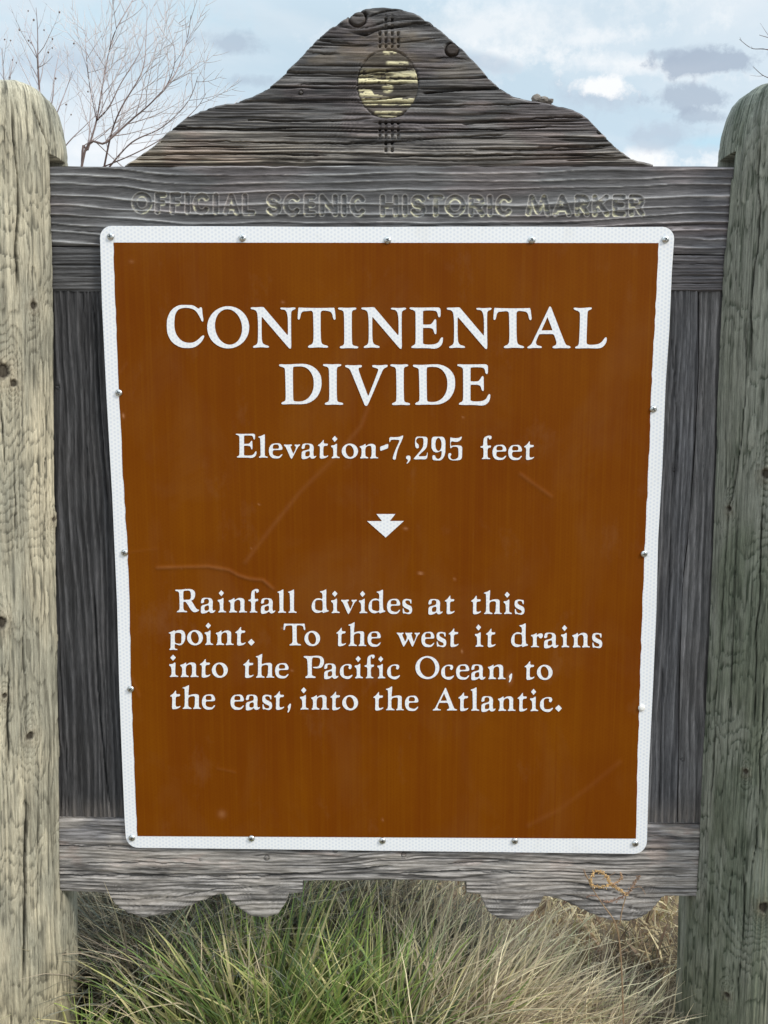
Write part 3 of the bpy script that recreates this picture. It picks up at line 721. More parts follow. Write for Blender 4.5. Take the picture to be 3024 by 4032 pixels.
zt = lambda px, py: float(pt(px, py, .0).z)
z_gapL = float(pt(255, 622, .02).z); z_bot = float(pt(200, 3500, 0).z)
R0 = .15
def prof(z0, steps): return [(z0 + a * .00056, R0 - b * .00056) for a, b in steps]
post(-.859, .035, R0, .040, prof(z_gapL, [(-420, 0), (0, 9), (40, 11), (95, 18), (150, 27), (195, 37), (222, 52), (236, 76), (244, 120), (249, 190), (252, 255)]),
     (.44, .405, .305), (.30, .29, .23), (.11, .105, .08),
     [(130, 1203, 11), (52, 1508, 11), (8, 1462, 22), (214, 2046, 9), (120, 2897, 13), (4, 2452, 17), (18, 2740, 8)],
     [([(48, 350), (66, 560), (76, 800), (62, 1050), (60, 1200)], 3.6, .012), ([(120, 345), (150, 420), (195, 560), (212, 640)], 3.2, .010), ([(100, 370), (126, 560), (130, 700)], 2, .006),
      ([(145, 1050), (160, 1250), (185, 1700), (178, 2150), (176, 2500)], 2.2, .007), ([(5, 1520), (20, 1900)], 3, .008), ([(62, 1800), (56, 2000), (50, 2180)], 2, .006), ([(98, 2260), (92, 2520), (115, 2850)], 2, .006),
      ([(32, 2580), (34, 2800), (30, 3060)], 3.0, .010), ([(96, 3080), (102, 3300), (98, 3900)], 3.4, .012), ([(222, 2720), (206, 3200), (214, 3500)], 2.4, .008), ([(68, 1250), (72, 1400), (68, 1560)], 1.8, .005), ([(150, 2950), (152, 3900)], 1.5, .004), ([(250, 3560), (255, 3950)], 1.5, .004), ([(20, 380), (30, 700)], 2, .006)],
     'left round post, sun-bleached yellowish wood with deep checks', 301, 1, z_bot, z_gapL)
z_gapR = float(pt(2870, 617, .02).z)
post(.868, -.004, R0, .040, prof(z_gapR, [(-420, 0), (0, 20), (50, 22), (110, 30), (165, 44), (205, 62), (233, 88), (252, 118), (264, 155), (271, 210), (274, 255)]),
     (.225, .235, .198), (.145, .163, .122), (.040, .052, .034),  # greener wood of its own; part of its shade put into these darker colours
     [(3018, 1866, 14), (2870, 2003, 9), (2937, 3041, 8), (3005, 3572, 16), (2862, 3917, 9)],
     [([(2975, 480), (2985, 900), (2960, 1200), (2950, 1500)], 2.6, .009), ([(2930, 1200), (2945, 1500), (2900, 1900), (2865, 2000), (2850, 2350)], 2, .007), ([(2848, 2230), (2840, 2400), (2815, 2700), (2790, 3270)], 2.6, .010), ([(2905, 2000), (2885, 2400), (2870, 2900)], 2, .007),
      ([(3000, 1950), (2990, 2300), (2965, 2900)], 2.4, .009), ([(2790, 3480), (2775, 3990)], 2.4, .009), ([(2985, 3160), (2960, 3500)], 2, .007), ([(3010, 2600), (2990, 3200)], 2.4, .008), ([(2850, 3000), (2835, 3300)], 1.6, .005), ([(2900, 700), (2895, 1200)], 1.4, .004), ([(2940, 3300), (2905, 3990)], 2, .007)],
     'right round post, darker greenish grey wood in shade', 402, -1, z_bot, z_gapR)

# ------------------------------------------------------------------ the metal panel
Y_PANEL = -.0105
OUT_L = [(930, 393), (1200, 401), (1547, 418), (1950, 441), (2370, 460), (2713, 469), (2950, 478), (3228, 490), (3300, 493)]
OUT_R = [(930, 2655), (1068, 2646), (1300, 2636), (1504, 2622), (1851, 2608), (2122, 2592), (2400, 2585), (2700, 2572), (3000, 2557), (3300, 2549)]
IN_L = [(955, 447), (1100, 451), (1590, 471), (1900, 486), (2150, 502), (2370, 510), (2713, 517), (2950, 527), (3293, 540)]
IN_R = [(957, 2592), (1100, 2587), (1310, 2576), (1450, 2568), (1625, 2562), (1900, 2551), (2160, 2538), (2370, 2530), (2650, 2521), (2950, 2512), (3300, 2503)]
def panel():
    p = empty('sign_panel', (0, 0, 0), None, None); p.parent = marker
    def corner(cx, cy, sx, sy, r, k=7):
        return [(cx + sx * r * (1 - math.cos(a)), cy + sy * r * (1 - math.sin(a))) for a in np.linspace(0, math.pi / 2, k)]
    c = []
    tl = corner(393, 889, 1, 1, 46); tl = [(393 + 46 * (1 - math.cos(a)), 889 + 46 * (1 - math.sin(a))) for a in np.linspace(0, math.pi / 2, 8)]
    c += tl
    c += [(x, y) for x, y in ((955, 891), (1240, 893), (1526, 893), (1800, 892), (2094, 892), (2400, 894))]
    c += [(2655 - 46 * (1 - math.sin(a)), 893 + 46 * (1 - math.cos(a))) for a in np.linspace(0, math.pi / 2, 8)]
    c += [(x, y) for y, x in OUT_R[1:-1]]
    c += [(2548 - 52 * (1 - math.cos(a)), 3363 - 52 * (1 - math.sin(a))) for a in np.linspace(0, math.pi / 2, 8)]
    c += [(2027, 3357), (1506, 3351), (990, 3344)]
    c += [(494 + 50 * (1 - math.sin(a)), 3339 - 50 * (1 - math.cos(a))) for a in np.linspace(0, math.pi / 2, 8)]
    c += [(x, y) for y, x in OUT_L[1:-1][::-1]]
    bm = bmesh.new()
    fr = [bm.verts.new(pt(x, y, Y_PANEL)) for x, y in c]
    bk = [bm.verts.new(pt(x, y, Y_PANEL) + Vector((0, .0032, 0))) for x, y in c]
    bm.faces.new(fr); bm.faces.new(bk[::-1])
    for i in range(len(c)):
        j = (i + 1) % len(c); bm.faces.new((fr[j], fr[i], bk[i], bk[j]))
    bmesh.ops.recalc_face_normals(bm, faces=bm.faces)
    es = [e for e in bm.edges if e.verts[0] in fr and e.verts[1] in fr and len(e.link_faces) == 2]
    bmesh.ops.bevel(bm, geom=es, offset=.0008, segments=2, affect='EDGES')
    me = bpy.data.meshes.new('sheet'); bm.to_mesh(me); bm.free()
    tag(link('sheet', me, M_WHITE, p), 'white reflective border sheet of the metal panel')
    # brown film, a hair proud, gently buckled, with the creases of the photo
    tt = np.linspace(0, 1, 380); ss = np.linspace(0, 1, 340)
    SS, TT = np.meshgrid(ss, tt)
    V = (955 + 2 * SS) * (1 - TT) + (3292 + 10 * SS) * TT
    L = interp(IN_L, V); Rr = interp(IN_R, V)
    jl = (vnoise(V / 34, V * 0, 3) - .5) * 3; U = (L + jl) + (Rr - L - jl + (vnoise(V / 30, V * 0, 4) - .5) * 3) * SS
    h = np.full(U.shape, .0004); t = np.zeros_like(U)
    creases = [([(618, 2236), (720, 2233), (820, 2231), (900, 2244), (940, 2266), (985, 2280), (1035, 2284), (1075, 2318)], 5.5, 1.0),
               ([(1448, 1605), (1420, 1680), (1370, 1740), (1290, 1830), (1180, 1940), (1060, 2090), (965, 2215)], 8, .55),
               ([(1330, 1790), (1250, 1870)], 12, .35), ([(2050, 1868), (2100, 1905), (2170, 1955)], 7, .5), ([(2440, 3000), (2330, 3090), (2200, 3190), (2080, 3250)], 9, .3),
               ([(455, 2150), (470, 2180), (620, 2160)], 4, .25), ([(855, 3025), (925, 3040)], 4, .4), ([(520, 2670), (548, 2740)], 6, .35), ([(470, 1470), (500, 1430)], 5, .3)]
    for pts, wd, am in creases:
        d = stroke_dist_free(U, V, [(a[0], a[1], b[0], b[1]) for a, b in zip(pts[:-1], pts[1:])])
        g = np.exp(-(d / wd) ** 2) * am * (.6 + .8 * fbm(U / 60, V / 60, 5)); h = np.maximum(h, .0004 + g * .0016); t = np.maximum(t, g * .15)
    for (x, y, a, b, am) in ((1656, 2257, 9, 4, .9), (1790, 2280, 3, 5, .7), (1820, 2565, 3, 6, .8), (2008, 2670, 9, 20, .5), (486, 1637, 4, 8, .8), (1506, 3228, 3, 5, .5), (1597, 2081, 8, 5, .5), (1114, 1190, 6, 5, .4), (518, 1030, 9, 6, .25), (874, 3205, 14, 14, .3), (1112, 2474, 4, 4, .5), (1824, 1644, 3, 3, .9), (713, 2240, 3, 3, .4), (1020, 1985, 4, 3, .5), (990, 2161, 4, 3, .4), (1150, 2640, 5, 4, .4), (440 + 20, 1620, 4, 3, .5)):
        t = np.maximum(t, am * np.exp(-(((U - x) / a) ** 2 + ((V - y) / b) ** 2)))
    x, _, z = at(U, V, Y_PANEL)
    co = np.stack([x, Y_PANEL - h, z], -1).reshape(-1, 3)
    nr, nc = U.shape; idx = np.arange(nr * nc).reshape(nr, nc)
    q = np.stack([idx[:-1, :-1], idx[1:, :-1], idx[1:, 1:], idx[:-1, 1:]], -1).reshape(-1, 4)
    me = mesh_np('brown_face', co, q, None, True, np.repeat(t.reshape(-1, 1), 3, 1))
    tag(link('brown_face', me, M_BROWN, p), 'brown film face of the panel')
    return p
P_PANEL = panel()
P_PANEL['label'] = 'brown and white metal panel screwed to the boards'

# ---- lettering: control polygons traced letter by letter, rounded by corner cutting
def ell(cx, cy, rx, ry, rot=0, k=40):
    a = np.linspace(0, 2 * math.pi, k, endpoint=False); c, s = math.cos(math.radians(rot)), math.sin(math.radians(rot))
    x, y = rx * np.cos(a), ry * np.sin(a); return [(cx + u * c - v * s, cy + u * s + v * c) for u, v in zip(x, y)]
G_ = {}   # char: (scale, baseline, [contours])
G_['C'] = (3.318, 625, [[(205,68),(310,68),(400,70),(474,126),(484,98),(512,98),(516,180),(534,282),(510,286),(488,232),(430,136),(350,106),(270,104),(200,124),(160,190),(150,270),(150,370),(175,460),(245,540),(320,564),(400,562),(470,515),(525,458),(548,480),(500,560),(420,622),(340,632),(230,626),(120,560),(60,450),(52,350),(56,240),(110,130)]])
G_['O'] = (3.318, 625, [ell(857, 359, 273, 276), ell(861, 354, 176, 234, -9)])
G_['N'] = (3.607, 640, [[(58,64),(150,66),(238,58),(262,84),(575,452),(585,462),(592,445),(592,300),(588,180),(560,100),(482,94),(482,66),(590,76),(698,64),(700,92),(640,112),(634,180),(636,500),(640,652),(615,652),(600,640),(228,208),(215,196),(213,240),(213,520),(235,592),(318,612),(320,642),(205,630),(93,644),(93,616),(152,592),(165,520),(163,200),(140,104),(58,92)]])
G_['T'] = (3.607, 640, [[(742,66),(760,70),(1000,76),(1230,72),(1250,68),(1262,160),(1270,240),(1234,240),(1215,130),(1140,112),(1056,110),(1054,200),(1056,520),(1075,592),(1160,610),(1162,642),(1020,630),(878,644),(878,610),(940,590),(958,520),(952,200),(946,110),(860,118),(780,125),(764,238),(728,238),(736,140)]])
G_['I'] = (3.607, 640, [[(1300,64),(1430,74),(1562,64),(1564,94),(1500,108),(1496,180),(1498,560),(1512,608),(1590,618),(1590,650),(1460,640),(1326,650),(1326,618),(1380,604),(1392,560),(1388,180),(1378,108),(1300,94)]])
G_['E'] = (3.607, 655, [[(766,76),(850,82),(1080,80),(1202,76),(1206,150),(1202,217),(1172,217),(1160,145),(1120,120),(960,120),(955,140),(955,318),(960,322),(1060,324),(1088,300),(1120,246),(1144,246),(1144,350),(1148,457),(1120,457),(1100,385),(1060,368),(960,368),(954,375),(955,560),(955,602),(1060,610),(1170,590),(1212,503),(1242,503),(1232,590),(1190,645),(1120,668),(1020,654),(790,658),(790,630),(842,608),(852,560),(850,200),(848,124),(766,102)]])
G_['A'] = (4.608, 835, [[(520,82),(534,78),(550,84),(562,112),(800,730),(832,782),(908,798),(908,838),(750,828),(580,840),(580,802),(642,778),(655,735),(628,640),(600,580),(560,576),(345,576),(330,590),(290,680),(272,740),(300,785),(384,798),(384,834),(260,826),(122,840),(120,810),(190,770),(222,705),(508,112)], [(485,268),(480,285),(384,495),(380,513),(400,512),(560,510),(580,512),(574,490),(495,285)]])
G_['L'] = (4.608, 835, [[(962,92),(1050,106),(1160,102),(1288,88),(1292,124),(1222,148),(1210,200),(1200,500),(1193,700),(1198,768),(1330,774),(1460,745),(1535,632),(1566,638),(1558,730),(1500,805),(1430,840),(1200,830),(986,840),(986,810),(1045,785),(1062,720),(1078,250),(1072,166),(960,132)]])
G_['D'] = (3.318, 632, [[(60,106),(150,114),(310,104),(420,104),(530,150),(604,240),(620,340),(608,450),(545,560),(440,622),(340,632),(220,628),(90,636),(90,608),(142,590),(148,540),(140,190),(130,152),(60,136)], [(240,150),(256,140),(310,136),(390,140),(460,185),(508,270),(518,370),(505,460),(455,545),(380,592),(310,598),(256,592),(246,575),(244,540),(240,300)]])
G_['V'] = (3.318, 635, [[(924,116),(1030,126),(1144,116),(1144,148),(1100,155),(1100,190),(1215,500),(1228,526),(1240,500),(1356,205),(1362,165),(1282,148),(1280,116),(1380,126),(1482,112),(1484,142),(1430,162),(1395,235),(1225,640),(1205,654),(1183,648),(1165,605),(1010,225),(980,162),(924,146)]])
G_['R'] = (3.318, 368, [[(30,70),(100,74),(170,64),(240,64),(282,84),(298,125),(290,175),(270,205),(240,214),(266,248),(312,330),(347,334),(347,350),(290,374),(245,350),(205,285),(170,230),(138,232),(138,250),(138,320),(150,347),(188,352),(188,372),(120,364),(52,372),(52,354),(84,340),(90,300),(84,130),(75,98),(30,90)], [(138,94),(160,86),(230,84),(240,150),(232,204),(170,204),(138,208),(137,150)]])
G_['P'] = (3.19, 340, [[(112,62),(200,68),(290,58),(350,74),(372,120),(368,170),(340,210),(290,222),(230,216),(228,200),(300,202),(322,150),(322,90),(255,82),(218,84),(216,200),(217,260),(218,315),(264,322),(264,344),(200,338),(133,344),(133,322),(163,312),(164,260),(160,130),(150,95),(112,82)]])
G_['o'] = (3.318, 362, [ell(423, 269, 104, 100), ell(421, 268, 50, 78, -12)])
G_['a'] = (3.318, 368, [[(368,225),(382,180),(445,176),(505,184),(526,220),(524,260),(520,310),(528,350),(556,336),(560,350),(530,376),(492,378),(474,350),(440,378),(366,388),(366,330),(370,278),(440,262),(472,250),(474,200),(440,188),(408,202),(412,240),(380,252),(366,244)], [(474,278),(474,338),(440,348),(414,342),(416,292),(450,278)]])
G_['i'] = (3.318, 368, [[(586,200),(625,200),(655,176),(666,184),(660,300),(664,345),(698,353),(700,370),(645,364),(593,372),(593,356),(614,342),(616,300),(612,235),(586,222)], [(634,76),(638,80),(668,112),(669,118),(638,153),(634,158),(630,153),(600,119),(600,114),(630,80)]])
G_['n'] = (3.318, 368, [[(728,208),(765,202),(802,176),(808,182),(806,208),(850,178),(905,176),(940,200),(938,250),(936,330),(945,350),(972,354),(972,370),(920,364),(866,372),(864,354),(884,342),(886,260),(880,205),(840,202),(804,228),(802,300),(806,342),(842,352),(842,370),(790,364),(736,372),(736,354),(752,342),(756,240),(730,224)]])
G_['f'] = (3.318, 368, [[(988,198),(1022,196),(1024,140),(1030,85),(1080,58),(1126,60),(1128,100),(1096,116),(1088,82),(1072,92),(1072,150),(1074,196),(1120,184),(1118,220),(1076,220),(1076,330),(1085,350),(1110,355),(1110,370),(1055,364),(1006,370),(1006,356),(1024,345),(1026,300),(1026,220),(988,218)]])
G_['l'] = (3.318, 368, [[(1366,92),(1405,82),(1442,60),(1448,72),(1444,320),(1450,348),(1482,354),(1482,372),(1425,364),(1373,372),(1373,354),(1392,345),(1394,320),(1390,130),(1385,108),(1366,104)]])
G_['d'] = (3.687, 418, [[(220,102),(262,98),(306,72),(316,80),(311,200),(314,372),(346,378),(350,396),(300,408),(262,422),(256,396),(200,422),(142,412),(104,370),(98,310),(118,245),(165,206),(220,202),(258,222),(257,130),(220,116)], [(205,228),(257,232),(260,300),(260,390),(205,384),(150,368),(150,300),(152,236)]])
G_['v'] = (3.687, 418, [[(526,220),(580,228),(640,218),(642,242),(618,250),(622,266),(654,345),(661,358),(668,345),(704,262),(678,244),(678,220),(715,228),(757,218),(757,240),(730,252),(645,425),(634,432),(622,425),(552,260),(526,242)]])
G_['e'] = (3.687, 418, [[(1388,302),(1390,262),(1355,206),(1285,206),(1228,218),(1194,268),(1188,325),(1200,385),(1240,424),(1295,430),(1350,424),(1394,370),(1376,362),(1340,398),(1300,396),(1245,375),(1246,308),(1300,306),(1350,306)], [(1244,288),(1252,230),(1292,224),(1334,232),(1338,286),(1292,288)]])
G_['s'] = (3.687, 418, [[(1495,206),(1530,214),(1554,212),(1554,277),(1538,277),(1525,232),(1488,226),(1458,236),(1462,268),(1500,292),(1562,318),(1566,395),(1530,430),(1488,426),(1450,414),(1420,424),(1416,343),(1432,343),(1448,398),(1490,408),(1524,395),(1518,365),(1470,347),(1414,312),(1414,228),(1455,206)]])
G_['t'] = (3.687, 432, [[(297,242),(338,216),(370,168),(382,168),(378,224),(440,218),(434,254),(376,254),(374,330),(374,402),(410,404),(442,388),(442,406),(400,434),(322,444),(324,380),(328,256),(298,256)]])
G_['h'] = (3.687, 432, [[(866,123),(905,114),(952,86),(960,92),(950,200),(948,242),(1000,220),(1098,218),(1096,300),(1096,400),(1104,418),(1128,420),(1128,436),(1070,430),(1014,436),(1014,420),(1036,405),(1040,300),(1042,250),(990,246),(946,266),(946,340),(948,404),(992,420),(992,436),(930,430),(868,436),(868,420),(895,405),(898,300),(896,150),(888,138),(866,136)]])
G_['p'] = (3.318, 362, [[(78,202),(115,192),(156,170),(162,188),(200,170),(250,168),(286,190),(304,240),(298,300),(272,350),(240,370),(205,370),(160,346),(158,390),(166,414),(194,418),(194,434),(140,426),(88,434),(88,416),(104,405),(104,360),(106,230),(100,215),(78,214)], [(160,214),(195,204),(250,212),(248,270),(248,348),(200,348),(160,338),(160,270)]])
G_['w'] = (3.77, 430, [[(80,224),(135,234),(184,224),(186,246),(163,252),(168,272),(202,350),(209,362),(215,350),(238,292),(212,246),(204,224),(260,234),(314,224),(316,246),(300,252),(304,272),(332,352),(339,366),(345,352),(378,264),(350,248),(346,226),(390,234),(430,224),(427,246),(395,264),(328,430),(317,436),(306,430),(262,330),(256,322),(250,335),(196,430),(185,436),(175,430),(110,264),(80,242)]])
G_['r'] = (3.77, 440, [[(413,260),(455,256),(496,228),(502,240),(500,264),(540,236),(588,236),(598,275),(575,312),(543,308),(520,272),(500,290),(500,380),(505,424),(538,428),(538,444),(478,437),(413,444),(413,428),(440,420),(444,380),(443,285),(413,277)]])
G_['c'] = (3.19, 342, [[(564,262),(572,215),(604,180),(655,163),(714,168),(722,205),(700,236),(672,216),(688,188),(650,178),(614,196),(614,250),(618,314),(665,320),(700,312),(726,295),(730,312),(690,352),(650,354),(604,338),(572,305)]])
G_['.'] = (3.318, 362, [[(1160,278),(1165,282),(1202,320),(1203,326),(1165,365),(1160,369),(1154,365),(1115,327),(1115,321),(1155,282)]])
G_[','] = (2.9625, 300, [[(1492,224),(1500,246),(1490,300),(1470,340),(1456,332),(1470,295),(1457,265)]])
G_['k'] = (2.676, 326, [[(260,300),(272,283),(312,283),(318,330),(275,378),(262,370),(288,335),(260,318)]])   # the larger comma
G_['7'] = (2.676, 326, [[(86,86),(140,92),(200,86),(225,72),(237,74),(230,110),(182,210),(162,290),(158,327),(140,334),(120,322),(130,280),(160,200),(198,126),(180,122),(130,120),(104,124),(98,148),(86,146)]])
G_['2'] = (2.676, 326, [[(356,150),(362,82),(430,82),(494,86),(492,150),(482,210),(420,262),(392,292),(440,290),(480,288),(484,248),(496,248),(488,328),(420,324),(343,328),(343,312),(400,250),(442,195),(446,150),(446,104),(420,96),(382,102),(366,140),(402,168),(400,208),(372,212),(358,185)]])
G_['9'] = (2.676, 326, [[(605,82),(665,82),(686,130),(684,190),(682,275),(640,337),(590,336),(543,334),(536,300),(543,276),(572,278),(575,302),(602,322),(634,300),(642,238),(630,235),(600,252),(558,250),(527,210),(527,160),(530,82)], ell(606, 166, 32, 67)])
G_['5'] = (2.676, 326, [[(728,84),(760,96),(820,96),(846,80),(860,80),(852,112),(820,138),(780,140),(738,130),(736,182),(770,170),(864,174),(862,240),(860,326),(790,337),(728,332),(703,300),(706,260),(732,250),(748,272),(728,292),(745,320),(780,322),(818,302),(818,240),(814,192),(760,188),(738,207),(727,207),(727,130)]])

LINES = {
 'title_lettering': ('CONTINENTAL', lambda x: 1368.5 + (x - 650) * .0018, 1.0, 1.0, [('C',657,804),('O',816,981),('N',987,1163.5),('T',1172,1321.5),('I',1331,1410.5),('N',1423,1599),('E',1613,1744),('N',1759,1935.5),('T',1943,2093),('A',2076.5,2246.5),('L',2259,2389)]),
 'title_lettering.001': ('DIVIDE', lambda x: 1591.5 + (x - 1100) * .0035, 1.0, 1.0, [('D',1099,1266),('I',1272,1351),('V',1359,1526.5),('I',1537,1614.5),('D',1626,1792),('E',1800.5,1930.5)]),
 'elevation_lettering': ('Elevation-7,295 feet', lambda x: 1801.5 + (x - 940) * .0068, .587, 1.0, [('E',928,1010),('l',1017,1054.5),('e',1058.5,1112.5),('v',1118,1181.5),('a',1187,1245.5),('t',1251.5,1292.5),('i',1303.5,1338),('o',1345.5,1410),('n',1416,1489.5),('7',1532,1588),('k',1598,1617.5),('2',1628.5,1684.5),('9',1698,1755),('5',1763.5,1821),('f',1891.5,1936),('e',1939,1994),('e',2001,2055.5),('t',2063.5,2103.5)]),
 'text_line': ('Rainfall divides at this', lambda x: 2410.5 + (x - 690) * .0055, .545, 1.0, [('R',689.6,784),('a',790.5,848),('i',857,890.5),('n',900,972.5),('f',978,1019),('a',1027,1084),('l',1092.5,1126.5),('l',1134,1168.5),('d',1227,1294.5),('i',1303.5,1338),('v',1343,1405),('i',1413,1447),('d',1451,1517.5),('e',1523.5,1576),('s',1584.5,1623),('a',1686.5,1743),('t',1751.5,1790),('t',1855,1894),('h',1905.5,1976),('i',1983,2016),('s',2026,2065.5)]),
 'text_line.001': ('point. To the west it drains', lambda x: 2538.5 + (x - 660) * .0066, .545, 1.0, [('p',664,730),('o',736.5,799),('i',805.5,839.5),('n',849.5,920),('t',926,967),('.',976,1002.5),('T',1116,1202),('o',1198.5,1260.5),('t',1324,1362),('h',1371.5,1442.5),('e',1447,1499.5),('w',1561.7,1653.5),('e',1659,1710.5),('s',1718.5,1757.5),('t',1766.5,1805.5),('i',1870,1903.5),('t',1913.5,1951.5),('d',2012.5,2079.5),('r',2090.5,2138),('a',2142,2199),('i',2209,2242),('n',2253,2323),('s',2331.5,2371.5)]),
 'text_line.002': ('into the Pacific Ocean, to', lambda x: 2665.5 + (x - 660) * .0068, .545, 1.0, [('i',666,702),('n',709.5,782),('t',786.5,828),('o',834,897),('t',957.5,998.5),('h',1007,1080),('e',1083,1136.5),('P',1195.5,1276),('a',1276,1332.5),('c',1338,1388),('i',1396,1429.5),('f',1435,1475.5),('i',1485.5,1517.5),('c',1524,1575),('O',1635.5,1730),('c',1737,1787.5),('e',1795.5,1848),('a',1855.5,1911.5),('n',1921,1991),(',',2003.5,2017),('t',2065.5,2104.5),('o',2114,2176)]),
 'text_line.003': ('the east, into the Atlantic.', lambda x: 2790.5 + (x - 670) * .0067, .545, 1.0, [('t',670,710.5),('h',718.5,792),('e',795,847),('e',907.5,960.5),('a',967.5,1024),('s',1032.5,1071.5),('t',1079,1119),(',',1132,1145.5),('i',1181,1215.5),('n',1225,1295.5),('t',1301,1340),('o',1347.5,1410),('t',1470,1509.5),('h',1519.5,1590.5),('e',1594.5,1647.5),('A',1703.5,1800),('t',1804.5,1844.5),('l',1853.5,1887),('a',1895,1951.5),('n',1960.5,2030.5),('t',2037.5,2075.5),('i',2087,2120),('c',2126,2177.5),('.',2186,2212.5)]),
}
def chaikin(p, k=3):
    p = np.array(p, float)
    for _ in range(k):
        q = np.roll(p, -1, axis=0); r = np.empty((len(p) * 2, 2)); r[0::2] = p * .75 + q * .25; r[1::2] = p * .25 + q * .75; p = r
    return p
SMOOTH = {}
for ch, (s_, b_, cs) in G_.items():
    SMOOTH[ch] = [np.stack([c[:, 0] / s_, (b_ - c[:, 1]) / s_], 1) for c in (chaikin(c, 1 if len(c) == 40 else 2) for c in cs)]
def flat_letters(name, polys_list, ydepth, mat, parent):
    co, tris, quads = [], [], []
    for polys in polys_list:
        loops = [[pt(x, y, ydepth) for x, y in c] for c in polys]
        base = len(co); flat = [v for l in loops for v in l]
        co += [tuple(v) for v in flat]; nn = len(flat)
        co += [(v.x, v.y + .0006, v.z) for v in flat]
        for t in tessellate_polygon(loops):
            a, b, c = (flat[i] for i in t)
            nrm = (b - a).cross(c - a)
            t = t if nrm.y < 0 else t[::-1]
            tris.append([base + i for i in t])
        k = base
        for l in loops:
            m = len(l)
            for i in range(m): quads.append((k + i, k + (i + 1) % m, nn + k + (i + 1) % m, nn + k + i))
            k += m
    return link(name, mesh_np(name, np.array(co), quads, tris, False), mat, parent)
Y_TXT = Y_PANEL - .0013
for nm, (txt, bl, kc, kl, lst) in LINES.items():
    out = []
    for ch, xa, xb in lst:
        cs = SMOOTH[ch]; allp = np.concatenate(cs)
        x0, x1 = allp[:, 0].min(), allp[:, 0].max()
        ky = kc if ch in 'CONTINEALDV' and ch.isupper() else 1.0
        if ch in 'RP': ky = 1.0
        dy = 3.0 if ch in '7k295' and nm.startswith('elev') else 0
        b = bl((xa + xb) / 2) + dy
        ins = .9 if ch in '7k295' else (.35 if not nm.startswith('title') else 0)
        if ins:
            c2 = []
            for i_, c in enumerate(cs):
                d_ = np.roll(c, -1, 0) - np.roll(c, 1, 0); d_ /= np.linalg.norm(d_, axis=1, keepdims=True) + 1e-9
                ar = np.sum(c[:, 0] * np.roll(c[:, 1], -1) - np.roll(c[:, 0], -1) * c[:, 1])
                nn_ = np.stack([-d_[:, 1], d_[:, 0]], 1) * (1 if ar > 0 else -1)      # points inwards
                c2.append(c + nn_ * ins * (1 if (i_ == 0 or ch == 'i') else -1))
            cs = c2; xa += ins; xb -= ins; x0 += ins; x1 -= ins
        polys = [[(xa + (p[0] - x0) / (x1 - x0) * (xb - xa), b - p[1] * ky) for p in c] for c in cs]
        out.append([[q] for q in polys] if ch == 'i' else [polys])
    if nm.startswith('elev'): out.append([[[(1497, 1760), (1500, 1758), (1526, 1748), (1529, 1750), (1528, 1763), (1525, 1766), (1500, 1775), (1497, 1773)]]])
    for g in out:
        flat_letters('letter', g, Y_TXT, M_WHITE, P_PANEL)
tag(flat_letters('arrow_mark', [[[(1400 + x / 6.9125, 1990 + y / 6.9125) for x, y in ((570, 236), (1082, 236), (935, 425), (1312, 425), (820, 874), (313, 428), (722, 428))]]], Y_TXT, M_WHITE, P_PANEL), 'white double downward arrowhead')

# ---- screws
def screw_mesh(star=False):
    bm = bmesh.new(); R = .0079; prof_ = [(R, 0), (R * .98, .0012), (R * .86, .0028), (R * .6, .0040), (R * .3, .0045)]
    rings = []
    for r, h in prof_: rings.append([bm.verts.new((r * math.cos(a), -h, r * math.sin(a))) for a in np.linspace(0, 2 * math.pi, 24, endpoint=False)])
    for a, b in zip(rings[:-1], rings[1:]):
        for i in range(24): f = bm.faces.new((a[i], a[(i + 1) % 24], b[(i + 1) % 24], b[i])); f.smooth = True
    f = bm.faces.new(rings[-1])
    bmesh.ops.recalc_face_normals(bm, faces=bm.faces)
    me = bpy.data.meshes.new('screw'); bm.to_mesh(me); bm.free(); me.materials.append(M_ZINC); return me
def cross_mesh():  # dark cross laid on the head, its colour standing for the drive's shade
    bm = bmesh.new(); R = .0042; t = .0008; h = -.0047
    for a in (0, math.pi / 2):
        c, s = math.cos(a), math.sin(a)
        vs = [bm.verts.new((x * c - z * s, h - (.00006 if a else 0), x * s + z * c)) for x, z in ((-R, -t), (R, -t), (R, t), (-R, t))]
        v2 = [bm.verts.new(v.co + Vector((0, .0012, 0))) for v in vs]
        bm.faces.new(vs); 
        for i in range(4): bm.faces.new((vs[i], vs[(i + 1) % 4], v2[(i + 1) % 4], v2[i]))
    bmesh.ops.recalc_face_normals(bm, faces=bm.faces)
    me = bpy.data.meshes.new('dark_cross'); bm.to_mesh(me); bm.free(); me.materials.append(M_DRIVESHADE); return me
sm_me, cr_me = screw_mesh(), cross_mesh()
sm_w = sm_me.copy(); sm_w.materials.clear(); sm_w.materials.append(M_WPAINT)
SC = [(436, 932), (955, 937), (1526, 946), (2094, 945), (2620, 943), (468, 1547), (491, 2176), (515, 2713), (520, 3299), (990, 3301), (1506, 3310), (2027, 3311), (2501, 3321), (2572, 1611), (2536, 2181), (2526, 2787)]
rr = random.Random(2)
